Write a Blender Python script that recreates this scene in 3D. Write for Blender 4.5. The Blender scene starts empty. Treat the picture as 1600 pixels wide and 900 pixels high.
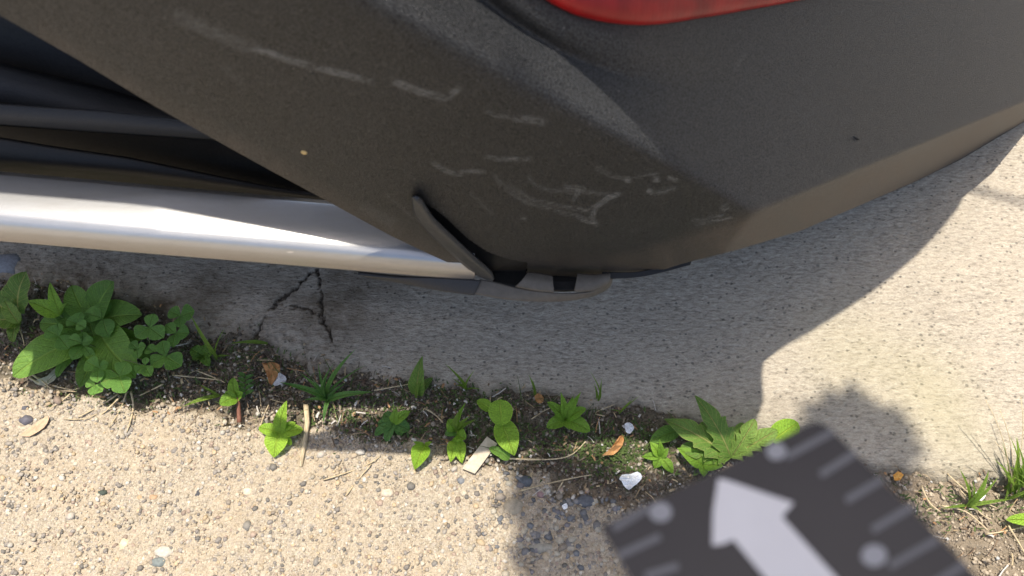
import bpy, bmesh, math, random
import numpy as np
from mathutils import Vector, Matrix
random.seed(7); rng = np.random.default_rng(11)
R = math.radians
S = bpy.context.scene; C = S.collection

# ------------------------------------------------------------ camera, sky, sun
PITCH, H, F = 64.0, 0.78, 1155.6
cam = bpy.data.cameras.new('camera'); cam.lens = 26; cam.sensor_width = 36
cam.clip_start = 0.01; cam.clip_end = 500
camo = bpy.data.objects.new('camera', cam); C.objects.link(camo)
camo.location = (0, 0, H); camo.rotation_euler = (R(90 - PITCH), 0, 0)
cam.dof.use_dof = True; cam.dof.focus_distance = 0.74; cam.dof.aperture_fstop = 9.0
S.camera = camo

SA, SB = 0.06, -0.14                       # shadow drift on the ground per metre of height
sv = Vector((-SA, -SB, 1)).normalized()    # towards the sun
EL = math.asin(sv.z); AZ = math.atan2(sv.x, sv.y)
w = bpy.data.worlds.new('World'); S.world = w; w.use_nodes = True
nt = w.node_tree; bg = nt.nodes['Background']
sky = nt.nodes.new('ShaderNodeTexSky'); sky.sky_type = 'NISHITA'; sky.sun_disc = False
sky.sun_elevation = EL; sky.sun_rotation = AZ; sky.air_density = 0.9; sky.dust_density = 3.5; sky.ozone_density = 0.8
nt.links.new(sky.outputs[0], bg.inputs[0]); bg.inputs[1].default_value = 0.13
sun = bpy.data.lights.new('sun', 'SUN'); sun.energy = 3.6; sun.angle = R(0.53); sun.color = (1, .93, .825)
suno = bpy.data.objects.new('sun', sun); C.objects.link(suno)
suno.rotation_euler = sv.to_track_quat('Z', 'Y').to_euler(); suno.location = sv * 10
S.view_settings.view_transform = 'Standard'; S.view_settings.look = 'None'
S.view_settings.exposure = 0.95; S.view_settings.gamma = 1

# ------------------------------------------------------------ helpers
cp, sp = math.cos(R(PITCH)), math.sin(R(PITCH))
O = np.array([0, 0, H])
def ray(x, y):
    x = np.asarray(x, float); y = np.asarray(y, float)
    u = (x - 800) / F; v = (450 - y) / F
    return np.stack([u, cp + v * sp, -sp + v * cp], -1)
def at(x, y, z=0.0):
    d = ray(x, y); t = (z - H) / d[..., 2]
    return O + d * t[..., None] if np.ndim(t) else O + d * t
def V3(p): return Vector((float(p[0]), float(p[1]), float(p[2])))

def hash2(i, j, s):
    n = (i.astype(np.int64) * 374761393 + j.astype(np.int64) * 668265263 + s * 974634777) & 0xffffffff
    n = ((n ^ (n >> 13)) * 1274126177) & 0xffffffff
    return ((n ^ (n >> 16)) & 0xffff) / 65535.0
def vnoise(x, y, s=0):
    xi = np.floor(x); yi = np.floor(y); fx = x - xi; fy = y - yi
    fx = fx * fx * (3 - 2 * fx); fy = fy * fy * (3 - 2 * fy)
    a = hash2(xi, yi, s); b = hash2(xi + 1, yi, s); c = hash2(xi, yi + 1, s); d = hash2(xi + 1, yi + 1, s)
    return (a * (1 - fx) + b * fx) * (1 - fy) + (c * (1 - fx) + d * fx) * fy - .5
def fbm(x, y, f, o=4, s=0):
    r = 0
    for k in range(o): r = r + vnoise(x * f * 2 ** k + k * 17.3, y * f * 2 ** k - k * 9.1, s + k) * .5 ** k
    return r
def sstep(a, b, x):
    t = np.clip((x - a) / (b - a), 0, 1); return t * t * (3 - 2 * t)
def polydist(px, py, pts):
    """distance to a polyline and the 0..1 position along it"""
    best = np.full(np.shape(px), 1e9); pos = np.zeros(np.shape(px)); n = len(pts) - 1
    for k in range(n):
        (ax, ay), (bx, by) = pts[k], pts[k + 1]; dx, dy = bx - ax, by - ay
        t = np.clip(((px - ax) * dx + (py - ay) * dy) / (dx * dx + dy * dy + 1e-12), 0, 1)
        d = np.hypot(px - ax - t * dx, py - ay - t * dy); m = d < best
        best = np.where(m, d, best); pos = np.where(m, (k + t) / n, pos)
    return best, pos
def inpoly(px, py, poly):
    r = np.zeros(np.shape(px), bool); n = len(poly)
    for k in range(n):
        (ax, ay), (bx, by) = poly[k], poly[(k + 1) % n]
        c = ((ay > py) != (by > py)) & (px < (bx - ax) * (py - ay) / ((by - ay) if by != ay else 1e-9) + ax)
        r ^= c
    return r

def mk(name, me, m=None, parent=None, smooth=True):
    if m: me.materials.append(m)
    if smooth: me.polygons.foreach_set('use_smooth', [True] * len(me.polygons))
    o = bpy.data.objects.new(name, me); C.objects.link(o)
    if parent: o.parent = parent; o.matrix_parent_inverse = Matrix.Translation(-parent.location)
    return o
def quadmesh(name, P, drop=None):
    ny, nx = P.shape[:2]; me = bpy.data.meshes.new(name)
    idx = np.arange(nx * ny).reshape(ny, nx)
    q = np.stack([idx[:-1, :-1], idx[:-1, 1:], idx[1:, 1:], idx[1:, :-1]], -1).reshape(-1, 4)
    if drop is not None: q = q[~drop[:-1, :-1].reshape(-1)]
    me.vertices.add(nx * ny); me.vertices.foreach_set('co', P.reshape(-1).astype(np.float32))
    me.loops.add(q.size); me.loops.foreach_set('vertex_index', q.reshape(-1).astype(np.int32))
    me.polygons.add(len(q)); me.polygons.foreach_set('loop_start', np.arange(0, q.size, 4, dtype=np.int32))
    me.update(calc_edges=True); return me
def attr(me, name, a):
    t = me.attributes.new(name, 'FLOAT', 'POINT'); t.data.foreach_set('value', np.asarray(a, np.float32).reshape(-1))
def tag(o, label=None, cat=None, group=None, kind=None):
    if label: o['label'] = label
    if cat: o['category'] = cat
    if group: o['group'] = group
    if kind: o['kind'] = kind
    return o
def empty(name, loc, label, cat, group=None):
    o = bpy.data.objects.new(name, None); o.empty_display_size = .02; C.objects.link(o)
    o.location = V3(loc); tag(o, label, cat, group); return o
def bmobj(name, bm, m, parent=None, smooth=True):
    bmesh.ops.recalc_face_normals(bm, faces=bm.faces)
    me = bpy.data.meshes.new(name); bm.to_mesh(me); bm.free(); return mk(name, me, m, parent, smooth)

# materials ---------------------------------------------------
class N:
    def __init__(s, name):
        s.m = bpy.data.materials.new(name); s.m.use_nodes = True; s.t = s.m.node_tree
        s.b = s.t.nodes['Principled BSDF']; s.out = s.t.nodes['Material Output']
    def n(s, typ, **k):
        o = s.t.nodes.new('ShaderNode' + typ)
        for a, v in k.items():
            if a[0] == 'i' and a[1:].isdigit(): s.put(o.inputs[int(a[1:])], v)
            elif a.startswith('in_'): s.put(o.inputs[a[3:]], v)
            else: setattr(o, a, v)
        return o
    def put(s, inp, v):
        if hasattr(v, 'is_output') or isinstance(v, bpy.types.NodeSocket): s.t.links.new(v, inp)
        else: inp.default_value = v
    def co(s, sc=(1, 1, 1)):
        tc = s.n('TexCoord'); mp = s.n('Mapping'); s.t.links.new(tc.outputs['Object'], mp.inputs[0])
        mp.inputs['Scale'].default_value = sc; return mp.outputs[0]
    def noise(s, scale, detail=4, rough=.6, sc=(1, 1, 1)):
        o = s.n('TexNoise'); o.inputs['Scale'].default_value = scale; o.inputs['Detail'].default_value = detail
        o.inputs['Roughness'].default_value = rough; s.t.links.new(s.co(sc), o.inputs['Vector']); return o.outputs[0]
    def vor(s, scale, feature='F1', sc=(1, 1, 1), rnd=1):
        o = s.n('TexVoronoi'); o.feature = feature; o.inputs['Scale'].default_value = scale
        o.inputs['Randomness'].default_value = rnd
        s.t.links.new(s.co(sc), o.inputs['Vector']); return o
    def ramp(s, f, stops):
        o = s.n('ValToRGB'); s.t.links.new(f, o.inputs[0]); e = o.color_ramp.elements
        while len(e) < len(stops): e.new(.5)
        for k, (p, c) in enumerate(stops):
            e[k].position = p; e[k].color = (*c, 1) if isinstance(c, tuple) else (c, c, c, 1)
        return o.outputs[0]
    def mix(s, f, a, b, mode='MIX'):
        o = s.n('Mix'); o.data_type = 'RGBA'; o.blend_type = mode
        for i, v in ((0, f), (6, a), (7, b)):
            if isinstance(v, tuple) and len(v) == 3: v = (*v, 1)
            s.put(o.inputs[i], v)
        return o.outputs[2]
    def math(s, op, a, b=0.0, c=None):
        o = s.n('Math'); o.operation = op; s.put(o.inputs[0], a); s.put(o.inputs[1], b)
        if c is not None: s.put(o.inputs[2], c)
        return o.outputs[0]
    def att(s, name):
        o = s.n('Attribute'); o.attribute_name = name; return o.outputs['Fac']
    def attc(s, name):
        o = s.n('Attribute'); o.attribute_name = name; return o.outputs['Color']
    def bump(s, h, strength=.5, dist=.001):
        o = s.n('Bump'); o.inputs['Strength'].default_value = strength; o.inputs['Distance'].default_value = dist
        s.t.links.new(h, o.inputs['Height']); s.t.links.new(o.outputs[0], s.b.inputs['Normal'])
    def set(s, color=None, rough=None, metal=None, **k):
        if color is not None: s.put(s.b.inputs['Base Color'], (*color, 1) if isinstance(color, tuple) else color)
        if rough is not None: s.put(s.b.inputs['Roughness'], rough)
        if metal is not None: s.put(s.b.inputs['Metallic'], metal)
        for a, v in k.items(): s.put(s.b.inputs[a.replace('_', ' ')], v)
        return s.m

def mat_concrete():
    m = N('weathered_concrete')
    a = m.noise(360, 3, .7, (.33, 1, 1)); b = m.noise(26, 4, .6); c = m.noise(1100, 2, .6, (.4, 1, 1))
    col = m.ramp(a, [(.30, (.18, .155, .12)), (.44, (.36, .315, .25)), (.60, (.47, .42, .335)), (.78, (.58, .525, .43))])
    col = m.mix(m.ramp(b, [(.35, 0.), (.7, .5)]), col, (.47, .41, .32))
    col = m.mix(m.ramp(m.noise(7, 5, .65), [(.50, 0.), (.72, .40)]), col, (.27, .24, .19))
    col = m.mix(.35, col, m.ramp(c, [(.3, .12), (.7, .60)]), 'OVERLAY')
    v = m.vor(150, 'F1', (.8, 1, 1)); spots = m.ramp(v.outputs['Distance'], [(.10, 1.), (.24, 0.)])
    pick = m.ramp(v.outputs['Color'], [(.50, 0.), (.58, 1.)])
    v2 = m.vor(60, 'F1'); s2 = m.ramp(v2.outputs['Distance'], [(.06, 1.), (.13, 0.)])
    k = m.math('MULTIPLY', spots, pick); k = m.math('MAXIMUM', m.math('MULTIPLY', k, .72), m.math('MULTIPLY', s2, .6))
    col = m.mix(k, col, (.085, .08, .072))
    st = m.att('stain'); col = m.mix(m.math('MULTIPLY', st, m.ramp(m.noise(60, 4, .7), [(.25, .35), (.6, 1.)])), col, (.115, .088, .058))
    gr = m.att('tint'); col = m.mix(gr, col, (.33, .30, .17))
    col = m.mix(m.math('MULTIPLY', m.att('crack'), .85), col, (.03, .025, .02))
    hgt = m.math('SUBTRACT', m.math('ADD', a, m.math('MULTIPLY', c, .3)), m.math('MULTIPLY', k, .55))
    m.bump(hgt, 1., .0028)
    return m.set(col, .92, 0, Specular_IOR_Level=.25)
def mat_aggregate():
    m = N('exposed_aggregate_matrix')
    a = m.noise(420, 3, .7); v = m.vor(230); v2 = m.vor(520)
    col = m.ramp(a, [(.28, (.17, .14, .10)), (.45, (.33, .28, .205)), (.6, (.43, .37, .28)), (.8, (.56, .50, .40))])
    g = m.ramp(v.outputs['Color'], [(.08, (.12, .11, .11)), (.3, (.34, .27, .20)), (.5, (.45, .38, .28)), (.7, (.30, .27, .24)), (.9, (.58, .50, .38))])
    col = m.mix(m.ramp(v.outputs['Distance'], [(.25, .75), (.5, 0.)]), col, g)
    g2 = m.ramp(v2.outputs['Color'], [(.2, (.16, .14, .12)), (.5, (.40, .34, .26)), (.85, (.65, .58, .46))])
    col = m.mix(m.ramp(v2.outputs['Distance'], [(.2, .55), (.5, 0.)]), col, g2)
    col = m.mix(m.ramp(m.noise(11, 4), [(.4, 0.), (.7, .45)]), col, (.42, .33, .22))
    h = m.math('SUBTRACT', a, m.math('MULTIPLY', v.outputs['Distance'], .8)); h = m.math('SUBTRACT', h, m.math('MULTIPLY', v2.outputs['Distance'], .4))
    m.bump(h, .9, .0022)
    return m.set(col, .9, 0, Specular_IOR_Level=.3)
def mat_soil():
    m = N('dry_soil')
    a = m.noise(300, 5, .75); v = m.vor(300); b = m.noise(22, 3)
    col = m.ramp(a, [(.28, (.05, .04, .03)), (.46, (.14, .115, .085)), (.60, (.24, .205, .155)), (.8, (.38, .335, .265))])
    col = m.mix(m.ramp(v.outputs['Distance'], [(.15, .5), (.4, 0.)]), col, m.ramp(v.outputs['Color'], [(.2, (.06, .05, .04)), (.5, (.20, .16, .12)), (.9, (.42, .38, .32))]))
    col = m.mix(m.ramp(b, [(.4, 0.), (.65, .28)]), col, (.12, .115, .05))
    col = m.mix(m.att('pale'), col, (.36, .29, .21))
    m.bump(m.math('SUBTRACT', a, m.math('MULTIPLY', v.outputs['Distance'], .5)), 1, .004)
    return m.set(col, .97, 0, Specular_IOR_Level=.15)
def mat_attrcol(name, rough=.75, spec=.3, bump=0):
    m = N(name); c = m.attc('col')
    n_ = m.noise(1100, 3, .6); c = m.mix(.35, c, m.ramp(n_, [(.3, .2), (.7, .75)]), 'OVERLAY')
    if bump: m.bump(n_, .6, bump)
    return m.set(c, rough, 0, Specular_IOR_Level=spec)
def mat_leaf(name, c0, c1, vein, rough=.5):
    m = N(name); oi = m.n('ObjectInfo'); rnd = oi.outputs['Random']
    n1 = m.noise(110, 5, .7); n2 = m.noise(700, 4, .7)
    col = m.mix(m.ramp(m.math('ADD', m.math('MULTIPLY', rnd, .45), m.math('MULTIPLY', n1, .6)), [(.25, 0.), (.75, 1.)]), c0, c1)
    col = m.mix(.55, col, m.ramp(n2, [(.32, .2), (.68, .8)]), 'OVERLAY')
    col = m.mix(m.ramp(n1, [(.62, 0.), (.72, .45)]), col, (.16, .17, .05))
    u, v = m.att('lu'), m.att('lv')           # across -1..1, along 0..1
    au = m.math('ABSOLUTE', u)
    rib = m.ramp(au, [(.0, 1.), (.09, 0.)])
    ph = m.math('SUBTRACT', m.math('MULTIPLY', v, 9.0), m.math('MULTIPLY', au, 2.2))
    sv_ = m.math('ABSOLUTE', m.math('SUBTRACT', m.math('FRACT', ph), .5))
    side = m.ramp(sv_, [(.0, 1.), (.12, 0.)])
    vv = m.math('MAXIMUM', m.math('MULTIPLY', rib, .8), m.math('MULTIPLY', side, .28))
    col = m.mix(vv, col, vein)
    col = m.mix(m.ramp(au, [(.93, 0.), (1., .35)]), col, vein)
    m.bump(m.math('ADD', m.math('MULTIPLY', m.math('SUBTRACT', n1, vv), .8), m.math('MULTIPLY', n2, .3)), 1., .0022)
    m.set(col, rough, 0, Specular_IOR_Level=.35)
    tr = m.n('BsdfTranslucent'); m.t.links.new(m.mix(1., col, (1.0, 1.25, .35), 'MULTIPLY'), tr.inputs[0])
    mx = m.n('MixShader'); mx.inputs[0].default_value = .36
    m.t.links.new(m.b.outputs[0], mx.inputs[1]); m.t.links.new(tr.outputs[0], mx.inputs[2])
    m.t.links.new(mx.outputs[0], m.out.inputs[0]); return m.m
def mat_plain(name, c0, c1, rough=.8, scale=200, bump=.0006, sc=(1, 1, 1), metal=0, spec=.3):
    m = N(name); n_ = m.noise(scale, 4, .65, sc)
    m.bump(n_, .6, bump); return m.set(m.ramp(n_, [(.3, c0), (.7, c1)]), rough, metal, Specular_IOR_Level=spec)
def mat_bumper():
    m = N('textured_dark_plastic')
    g = m.noise(950, 3, .8); d = m.noise(9, 4, .6); f = m.noise(260, 4, .7)
    col = m.mix(m.ramp(d, [(.35, 0.), (.7, 1.)]), (.0066, .0076, .0090), (.0112, .0124, .0142))
    col = m.mix(.8, col, m.ramp(g, [(.36, .12), (.66, .85)]), 'OVERLAY')
    v = m.vor(130); dots = m.math('MULTIPLY', m.ramp(v.outputs['Distance'], [(.05, 1.), (.09, 0.)]), m.ramp(v.outputs['Color'], [(.52, 0.), (.66, .8)]))
    col = m.mix(dots, col, (.12, .115, .105))
    du = m.att('dust_bounce')
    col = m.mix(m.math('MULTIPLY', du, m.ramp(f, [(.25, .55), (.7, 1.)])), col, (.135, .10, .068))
    s = m.att('scratch'); st = m.noise(420, 4, .75, (.45, 1, 1.))
    sm = m.math('MULTIPLY', s, m.ramp(st, [(.36, .15), (.58, 1.)]))
    col = m.mix(sm, col, (.22, .218, .205))
    m.bump(m.math('ADD', g, m.math('MULTIPLY', sm, .5)), 1., .0008)
    return m.set(col, m.math('ADD', m.math('ADD', .34, m.math('MULTIPLY', g, .16)), m.math('MULTIPLY', du, .25)), 0, Specular_IOR_Level=m.ramp(g, [(.36, .25), (.66, 1.)]))
def mat_silver():
    m = N('satin_silver_paint'); g = m.noise(900, 3, .6); s = m.noise(60, 4, .7, (1, 3, 3))
    v = m.vor(90, sc=(.35, 1, 1)); nick = m.math('MULTIPLY', m.ramp(v.outputs['Distance'], [(.05, 1.), (.12, 0.)]), m.ramp(v.outputs['Color'], [(.72, 0.), (.76, .6)]))
    col = m.mix(m.ramp(s, [(.4, 0.), (.75, .22)]), (.42, .42, .415), (.31, .28, .24))
    col = m.mix(nick, col, (.75, .73, .70))
    col = m.mix(m.math('MULTIPLY', m.att('dust_bounce'), m.ramp(g, [(.3, .5), (.7, .9)])), col, (.20, .15, .11))  # brown includes painted-in ground reflection low on the bar
    m.bump(g, .25, .0003)
    return m.set(col, .34, .72, Specular_IOR_Level=.5)

M = {}
M['concrete'] = mat_concrete(); M['aggregate'] = mat_aggregate(); M['soil'] = mat_soil()
M['stones'] = mat_attrcol('embedded_stones', .7, .35, .0008); M['litter'] = mat_attrcol('plant_litter', .9, .2)
M['bumper'] = mat_bumper(); M['silver'] = mat_silver()
M['black'] = mat_plain('black_moulding', (.012, .012, .012), (.020, .020, .020), .6, 400, .0003)
M['slat'] = mat_plain('smooth_dark_plastic', (.026, .026, .027), (.036, .036, .037), .62, 700, .0006, spec=.4)
M['bracket'] = mat_plain('dusty_grey_plastic', (.085, .074, .060), (.12, .105, .085), .5, 180, .0002)
M['fin'] = mat_plain('scuffed_grey_plastic', (.028, .029, .030), (.05, .05, .05), .38, 300, .0003)
M['body'] = mat_plain('grey_car_paint', (.10, .105, .11), (.12, .125, .13), .25, 50, .00005, metal=.4, spec=.5)
M['under'] = mat_plain('underbody_coating', (.01, .01, .01), (.02, .02, .02), .9, 60)
M['rubber'] = mat_plain('tyre_rubber', (.012, .012, .012), (.025, .025, .025), .8, 200)
M['bark'] = mat_plain('bark', (.06, .045, .03), (.16, .12, .09), .9, 90)

# ------------------------------------------------------------ ground
def edgefn(px):
    g = at(np.array([p[0] for p in px]), np.array([p[1] for p in px])); return lambda x: np.interp(x, g[:, 0], g[:, 1])
edge_c = edgefn([(-500, 395), (-150, 420), (0, 440), (150, 462), (250, 490), (330, 520), (420, 556), (560, 590), (700, 600), (850, 622), (1000, 645), (1150, 676), (1400, 726), (1600, 748), (2200, 820)])
edge_a = edgefn([(-500, 545), (0, 592), (200, 626), (400, 652), (620, 682), (760, 716), (900, 760), (1050, 800), (1250, 850), (1450, 905), (1700, 960), (2200, 1050)])
def axis(lo, hi, step, far_lo, far_hi):
    a = np.arange(lo, hi, step); n = 26
    L = lo - (np.geomspace(step * 3, lo - far_lo, n))[::-1]; Rr = a[-1] + np.geomspace(step * 3, far_hi - a[-1], n)
    return np.concatenate([L, a, Rr])
def g2(pts): return [tuple(at(x, y)[:2]) for x, y in pts]
ST = .0016
# concrete slab
X, Y = np.meshgrid(axis(-.72, .78, ST, -30, 30), axis(.10, .74, ST, .02, 60))
fine = ((abs(X) < .76) & (Y < .8)).astype(float)
wig = fbm(X, Y, 22, 5, 3) * .022 + fbm(X, Y, 160, 3, 9) * .005
d = Y - edge_c(X) + wig * fine
worn = np.exp(-((X + .26) / .13) ** 2) * np.exp(-(np.maximum(d, 0) / .035) ** 2) + np.exp(-((X + .52) / .10) ** 2) * np.exp(-(np.maximum(d, 0) / .05) ** 2)
Z = .006 + fine * (fbm(X, Y, 60, 4, 5) * .0014 + fbm(X * .5, Y, 340, 2, 31) * .0013 + fbm(X, Y, 4, 3, 8) * .004)
Z += worn * (fbm(X, Y, 120, 4, 21) * .008 - .002)
Z -= sstep(0.006, -.014, d) * .022 + sstep(.022, 0, d) * .003
cr = [([(497, 424), (482, 436), (470, 446), (452, 462), (440, 470), (425, 486), (412, 500), (404, 515), (398, 538)], .0019),
      ([(497, 428), (501, 445), (505, 465), (507, 482), (506, 500), (514, 512)], .0012),
      ([(440, 476), (460, 482), (482, 483), (495, 494), (508, 508), (520, 530), (524, 550)], .0010)]
crack = np.zeros_like(X)
for pts, wd in cr:
    q = g2(pts); m_ = (abs(X + .25) < .2) & (Y < .5) & (Y > .15); dd = np.full(X.shape, 1.)
    dd[m_] = polydist(X[m_] + fbm(X[m_], Y[m_], 180, 3, 2) * .006, Y[m_] + fbm(X[m_], Y[m_], 180, 3, 6) * .006, q)[0]
    ww = wd * np.clip(1 + 1.6 * fbm(X, Y, 90, 2, 44), .55, 2)
    crack = np.maximum(crack, sstep(ww, ww * .35, dd)); Z -= sstep(ww * 1.8, 0, dd) * .005
stain = np.zeros_like(X)
for (px, py, rx, ry, s_) in [(490, 475, .085, .055, .95), (300, 470, .12, .045, .8), (255, 490, .05, .05, .8), (560, 505, .05, .03, .5), (120, 450, .16, .05, .45), (1180, 640, .06, .02, .25)]:
    c_ = at(px, py); stain = np.maximum(stain, s_ * np.exp(-((X - c_[0]) / rx) ** 2 - ((Y - c_[1]) / ry) ** 2))
stain = np.clip(stain * (1 + 1.5 * fbm(X, Y, 20, 4, 12)), 0, .85) + .4 * sstep(.014, 0, d) * fine
tint = np.zeros_like(X)
for (px, py, r_) in [(1480, 680, .05), (1450, 600, .05), (1330, 560, .06)]:
    c_ = at(px, py); tint += .28 * np.exp(-((X - c_[0]) ** 2 + (Y - c_[1]) ** 2) / r_ ** 2)
me = quadmesh('concrete_slab', np.stack([X, Y, Z], -1)); attr(me, 'stain', np.clip(stain, 0, 1)); attr(me, 'crack', crack); attr(me, 'tint', tint)
tag(mk('concrete_pavement', me, M['concrete']), kind='structure')
# aggregate slab
X, Y = np.meshgrid(axis(-.72, .70, ST, -30, 30), axis(-.06, .36, ST, -40, .5))
fine = ((abs(X) < .76) & (abs(Y) < .5)).astype(float)
d = edge_a(X) - Y + (fbm(X, Y, 30, 5, 13) * .022 + fbm(X, Y, 160, 3, 19) * .006) * fine
Z = .003 + fine * (fbm(X, Y, 50, 4, 25) * .002 + fbm(X, Y, 220, 3, 35) * .0022) - sstep(.010, -.012, d) * .020 - sstep(.03, 0, d) * .002
me = quadmesh('aggregate_slab', np.stack([X, Y, Z], -1)); tag(mk('aggregate_road', me, M['aggregate']), kind='structure')
# soil in the joint
X, Y = np.meshgrid(axis(-.74, .82, ST * 1.25, -30, 30), axis(.0, .46, ST * 1.25, -.2, .8))
fine = ((abs(X) < .8) & (abs(Y) < .5)).astype(float)
def soil_h(X, Y): return -.0035 + fbm(X, Y, 16, 3, 51) * .008 + fbm(X, Y, 75, 4, 52) * .008 + fbm(X, Y, 300, 2, 53) * .003
Z = np.where(fine > 0, soil_h(X, Y), -.004) - sstep(.0, .05, Y - edge_c(X)) * .02 - sstep(.0, .05, edge_a(X) - Y) * .02
me = quadmesh('soil', np.stack([X, Y, Z], -1))
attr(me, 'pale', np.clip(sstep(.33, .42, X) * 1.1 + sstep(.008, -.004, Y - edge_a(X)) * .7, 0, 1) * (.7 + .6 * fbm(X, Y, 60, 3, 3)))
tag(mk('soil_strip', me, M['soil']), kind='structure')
me = quadmesh('ground', np.stack([*np.meshgrid([-60., 60], [-60., 60]), np.full((2, 2), -.06)], -1)); tag(mk('ground', me, M['soil']), kind='structure')

def pebbles(name, centers, radii, cols, flat, m, z_in=.35, parent=None):
    """many small faceted stones in one mesh"""
    bm = bmesh.new(); bmesh.ops.create_icosphere(bm, subdivisions=1, radius=1); V = np.array([v.co[:] for v in bm.verts]); Fc = np.array([[v.index for v in f.verts] for f in bm.faces]); bm.free()
    n = len(centers); nv = len(V)
    sc = np.stack([radii * rng.uniform(.75, 1.35, n), radii * rng.uniform(.7, 1.1, n), radii * flat], -1)
    P = V[None] * sc[:, None] * (1 + rng.uniform(-.22, .18, (n, nv, 1))); a = rng.uniform(0, 6.28, n); c, s = np.cos(a)[:, None], np.sin(a)[:, None]
    P = np.stack([P[..., 0] * c - P[..., 1] * s, P[..., 0] * s + P[..., 1] * c, P[..., 2]], -1) + centers[:, None]
    me = bpy.data.meshes.new(name); f = (Fc[None] + (np.arange(n) * nv)[:, None, None]).reshape(-1, 3)
    me.vertices.add(n * nv); me.vertices.foreach_set('co', P.reshape(-1).astype(np.float32))
    me.loops.add(f.size); me.loops.foreach_set('vertex_index', f.reshape(-1).astype(np.int32))
    me.polygons.add(len(f)); me.polygons.foreach_set('loop_start', np.arange(0, f.size, 3, dtype=np.int32)); me.update(calc_edges=True)
    ca = me.attributes.new('col', 'FLOAT_COLOR', 'POINT'); cc = np.ones((n, nv, 4)); cc[..., :3] = cols[:, None]; ca.data.foreach_set('color', cc.reshape(-1).astype(np.float32))
    return mk(name, me, m, parent)
PAL = np.array([(.42, .33, .22), (.30, .25, .20), (.14, .13, .13), (.55, .47, .35), (.50, .36, .20), (.22, .20, .19), (.62, .58, .50), (.32, .22, .17), (.09, .095, .10), (.40, .36, .31), (.46, .40, .30)])
n = 34000
xs = rng.uniform(-.68, .62, n); ys = rng.uniform(-.06, .33, n); ys = np.minimum(ys, 1); keep = ys < edge_a(xs) - .002 + fbm(xs, ys, 30, 2, 5) * .02
xs, ys = xs[keep], ys[keep]; n = len(xs); rr = .0008 + .0022 * rng.random(n) ** 3 + .0028 * (rng.random(n) > .975) * rng.random(n)
pebbles('embedded_stones', np.stack([xs, ys, np.full(n, .0026) + rr * .12 + .0006 * rng.random(n)], -1), rr, (PAL[rng.integers(0, len(PAL), n)] * .62 + np.array([.36, .31, .235]) * .38) * rng.uniform(.7, 1.1, (n, 1)), .55, M['stones'])
tag(bpy.data.objects['embedded_stones'], 'small mixed stones set in the sunlit rough road surface', 'stones', kind='stuff')
n = 330
q_ = rng.normal(0, 1, (n, 2)) * np.array([62, 50]) + np.array([880, 830]); gg = at(q_[:, 0], q_[:, 1]); kk = gg[:, 1] < edge_a(gg[:, 0]) - .004; gg = gg[kk]; n = len(gg); rr = .0012 + .0038 * rng.random(n) ** 2
DK = np.array([(.16, .165, .17), (.20, .19, .18), (.33, .29, .22), (.18, .165, .165), (.40, .36, .28), (.25, .21, .16), (.13, .13, .13)])
tag(pebbles('worn_stones', np.stack([gg[:, 0], gg[:, 1], np.full(n, .0026) + rr * .1], -1), rr, DK[rng.integers(0, 7, n)] * rng.uniform(.8, 1.15, (n, 1)), .5, M['stones']), 'larger dark and pale stones exposed in the shaded patch of road', 'stones', kind='stuff')
n = 16000
xs = rng.uniform(-.68, .75, n); t_ = rng.random(n); ys = edge_a(xs) * t_ + edge_c(xs) * (1 - t_) + rng.normal(0, .012, n) * .6
rr = .0006 + .0020 * rng.random(n) ** 3
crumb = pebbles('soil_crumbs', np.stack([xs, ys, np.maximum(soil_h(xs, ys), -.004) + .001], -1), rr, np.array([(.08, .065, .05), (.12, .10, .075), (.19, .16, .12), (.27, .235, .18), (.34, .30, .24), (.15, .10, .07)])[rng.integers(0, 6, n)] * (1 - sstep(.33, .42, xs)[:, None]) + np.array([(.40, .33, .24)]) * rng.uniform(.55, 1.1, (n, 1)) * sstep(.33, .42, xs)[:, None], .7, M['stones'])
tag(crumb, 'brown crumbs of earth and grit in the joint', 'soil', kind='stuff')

# ------------------------------------------------------------ the car
car = empty('car', (-.3, 1.2, 0), 'grey car with a scuffed dark plastic rear bumper parked over the concrete pavement', 'car')
def plane3(a, b, c):
    n_ = np.cross(b - a, c - a); n_ /= np.linalg.norm(n_)
    if n_[1] > 0: n_ = -n_
    return n_, n_ @ a
nA = np.array([-.035, -1., -.06]); nA /= np.linalg.norm(nA); pA0 = at(870, 432, .245); PA = (nA, nA @ pA0)
def hit(P, x, y):
    d_ = ray(x, y); return O + d_ * ((P[1] - P[0] @ O) / (d_ @ P[0]))[..., None] if np.ndim(x) else O + d_ * ((P[1] - P[0] @ O) / (d_ @ P[0]))
c1 = hit(PA, 600, 0); c2 = hit(PA, 1150, 316)
PB = plane3(c1, c2, at(1600, 170, .165))
b1 = hit(PB, 1180, 335); b2 = hit(PB, 1600, 160); PD = plane3(b1, b2, b1 + np.array([-.0015, .0035, -.03]))
f1 = hit(PA, 560, 335); f2 = hit(PA, 1150, 372); PF = plane3(hit(PA, 700, 408), hit(PA, 1120, 372), hit(PA, 900, 400) + np.array([0, .008, -.03]))
def smax(ts, k):
    ts = np.stack(ts); m_ = ts.max(0); return m_ + k * np.log(np.exp((ts - m_) / k).sum(0))
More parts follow.
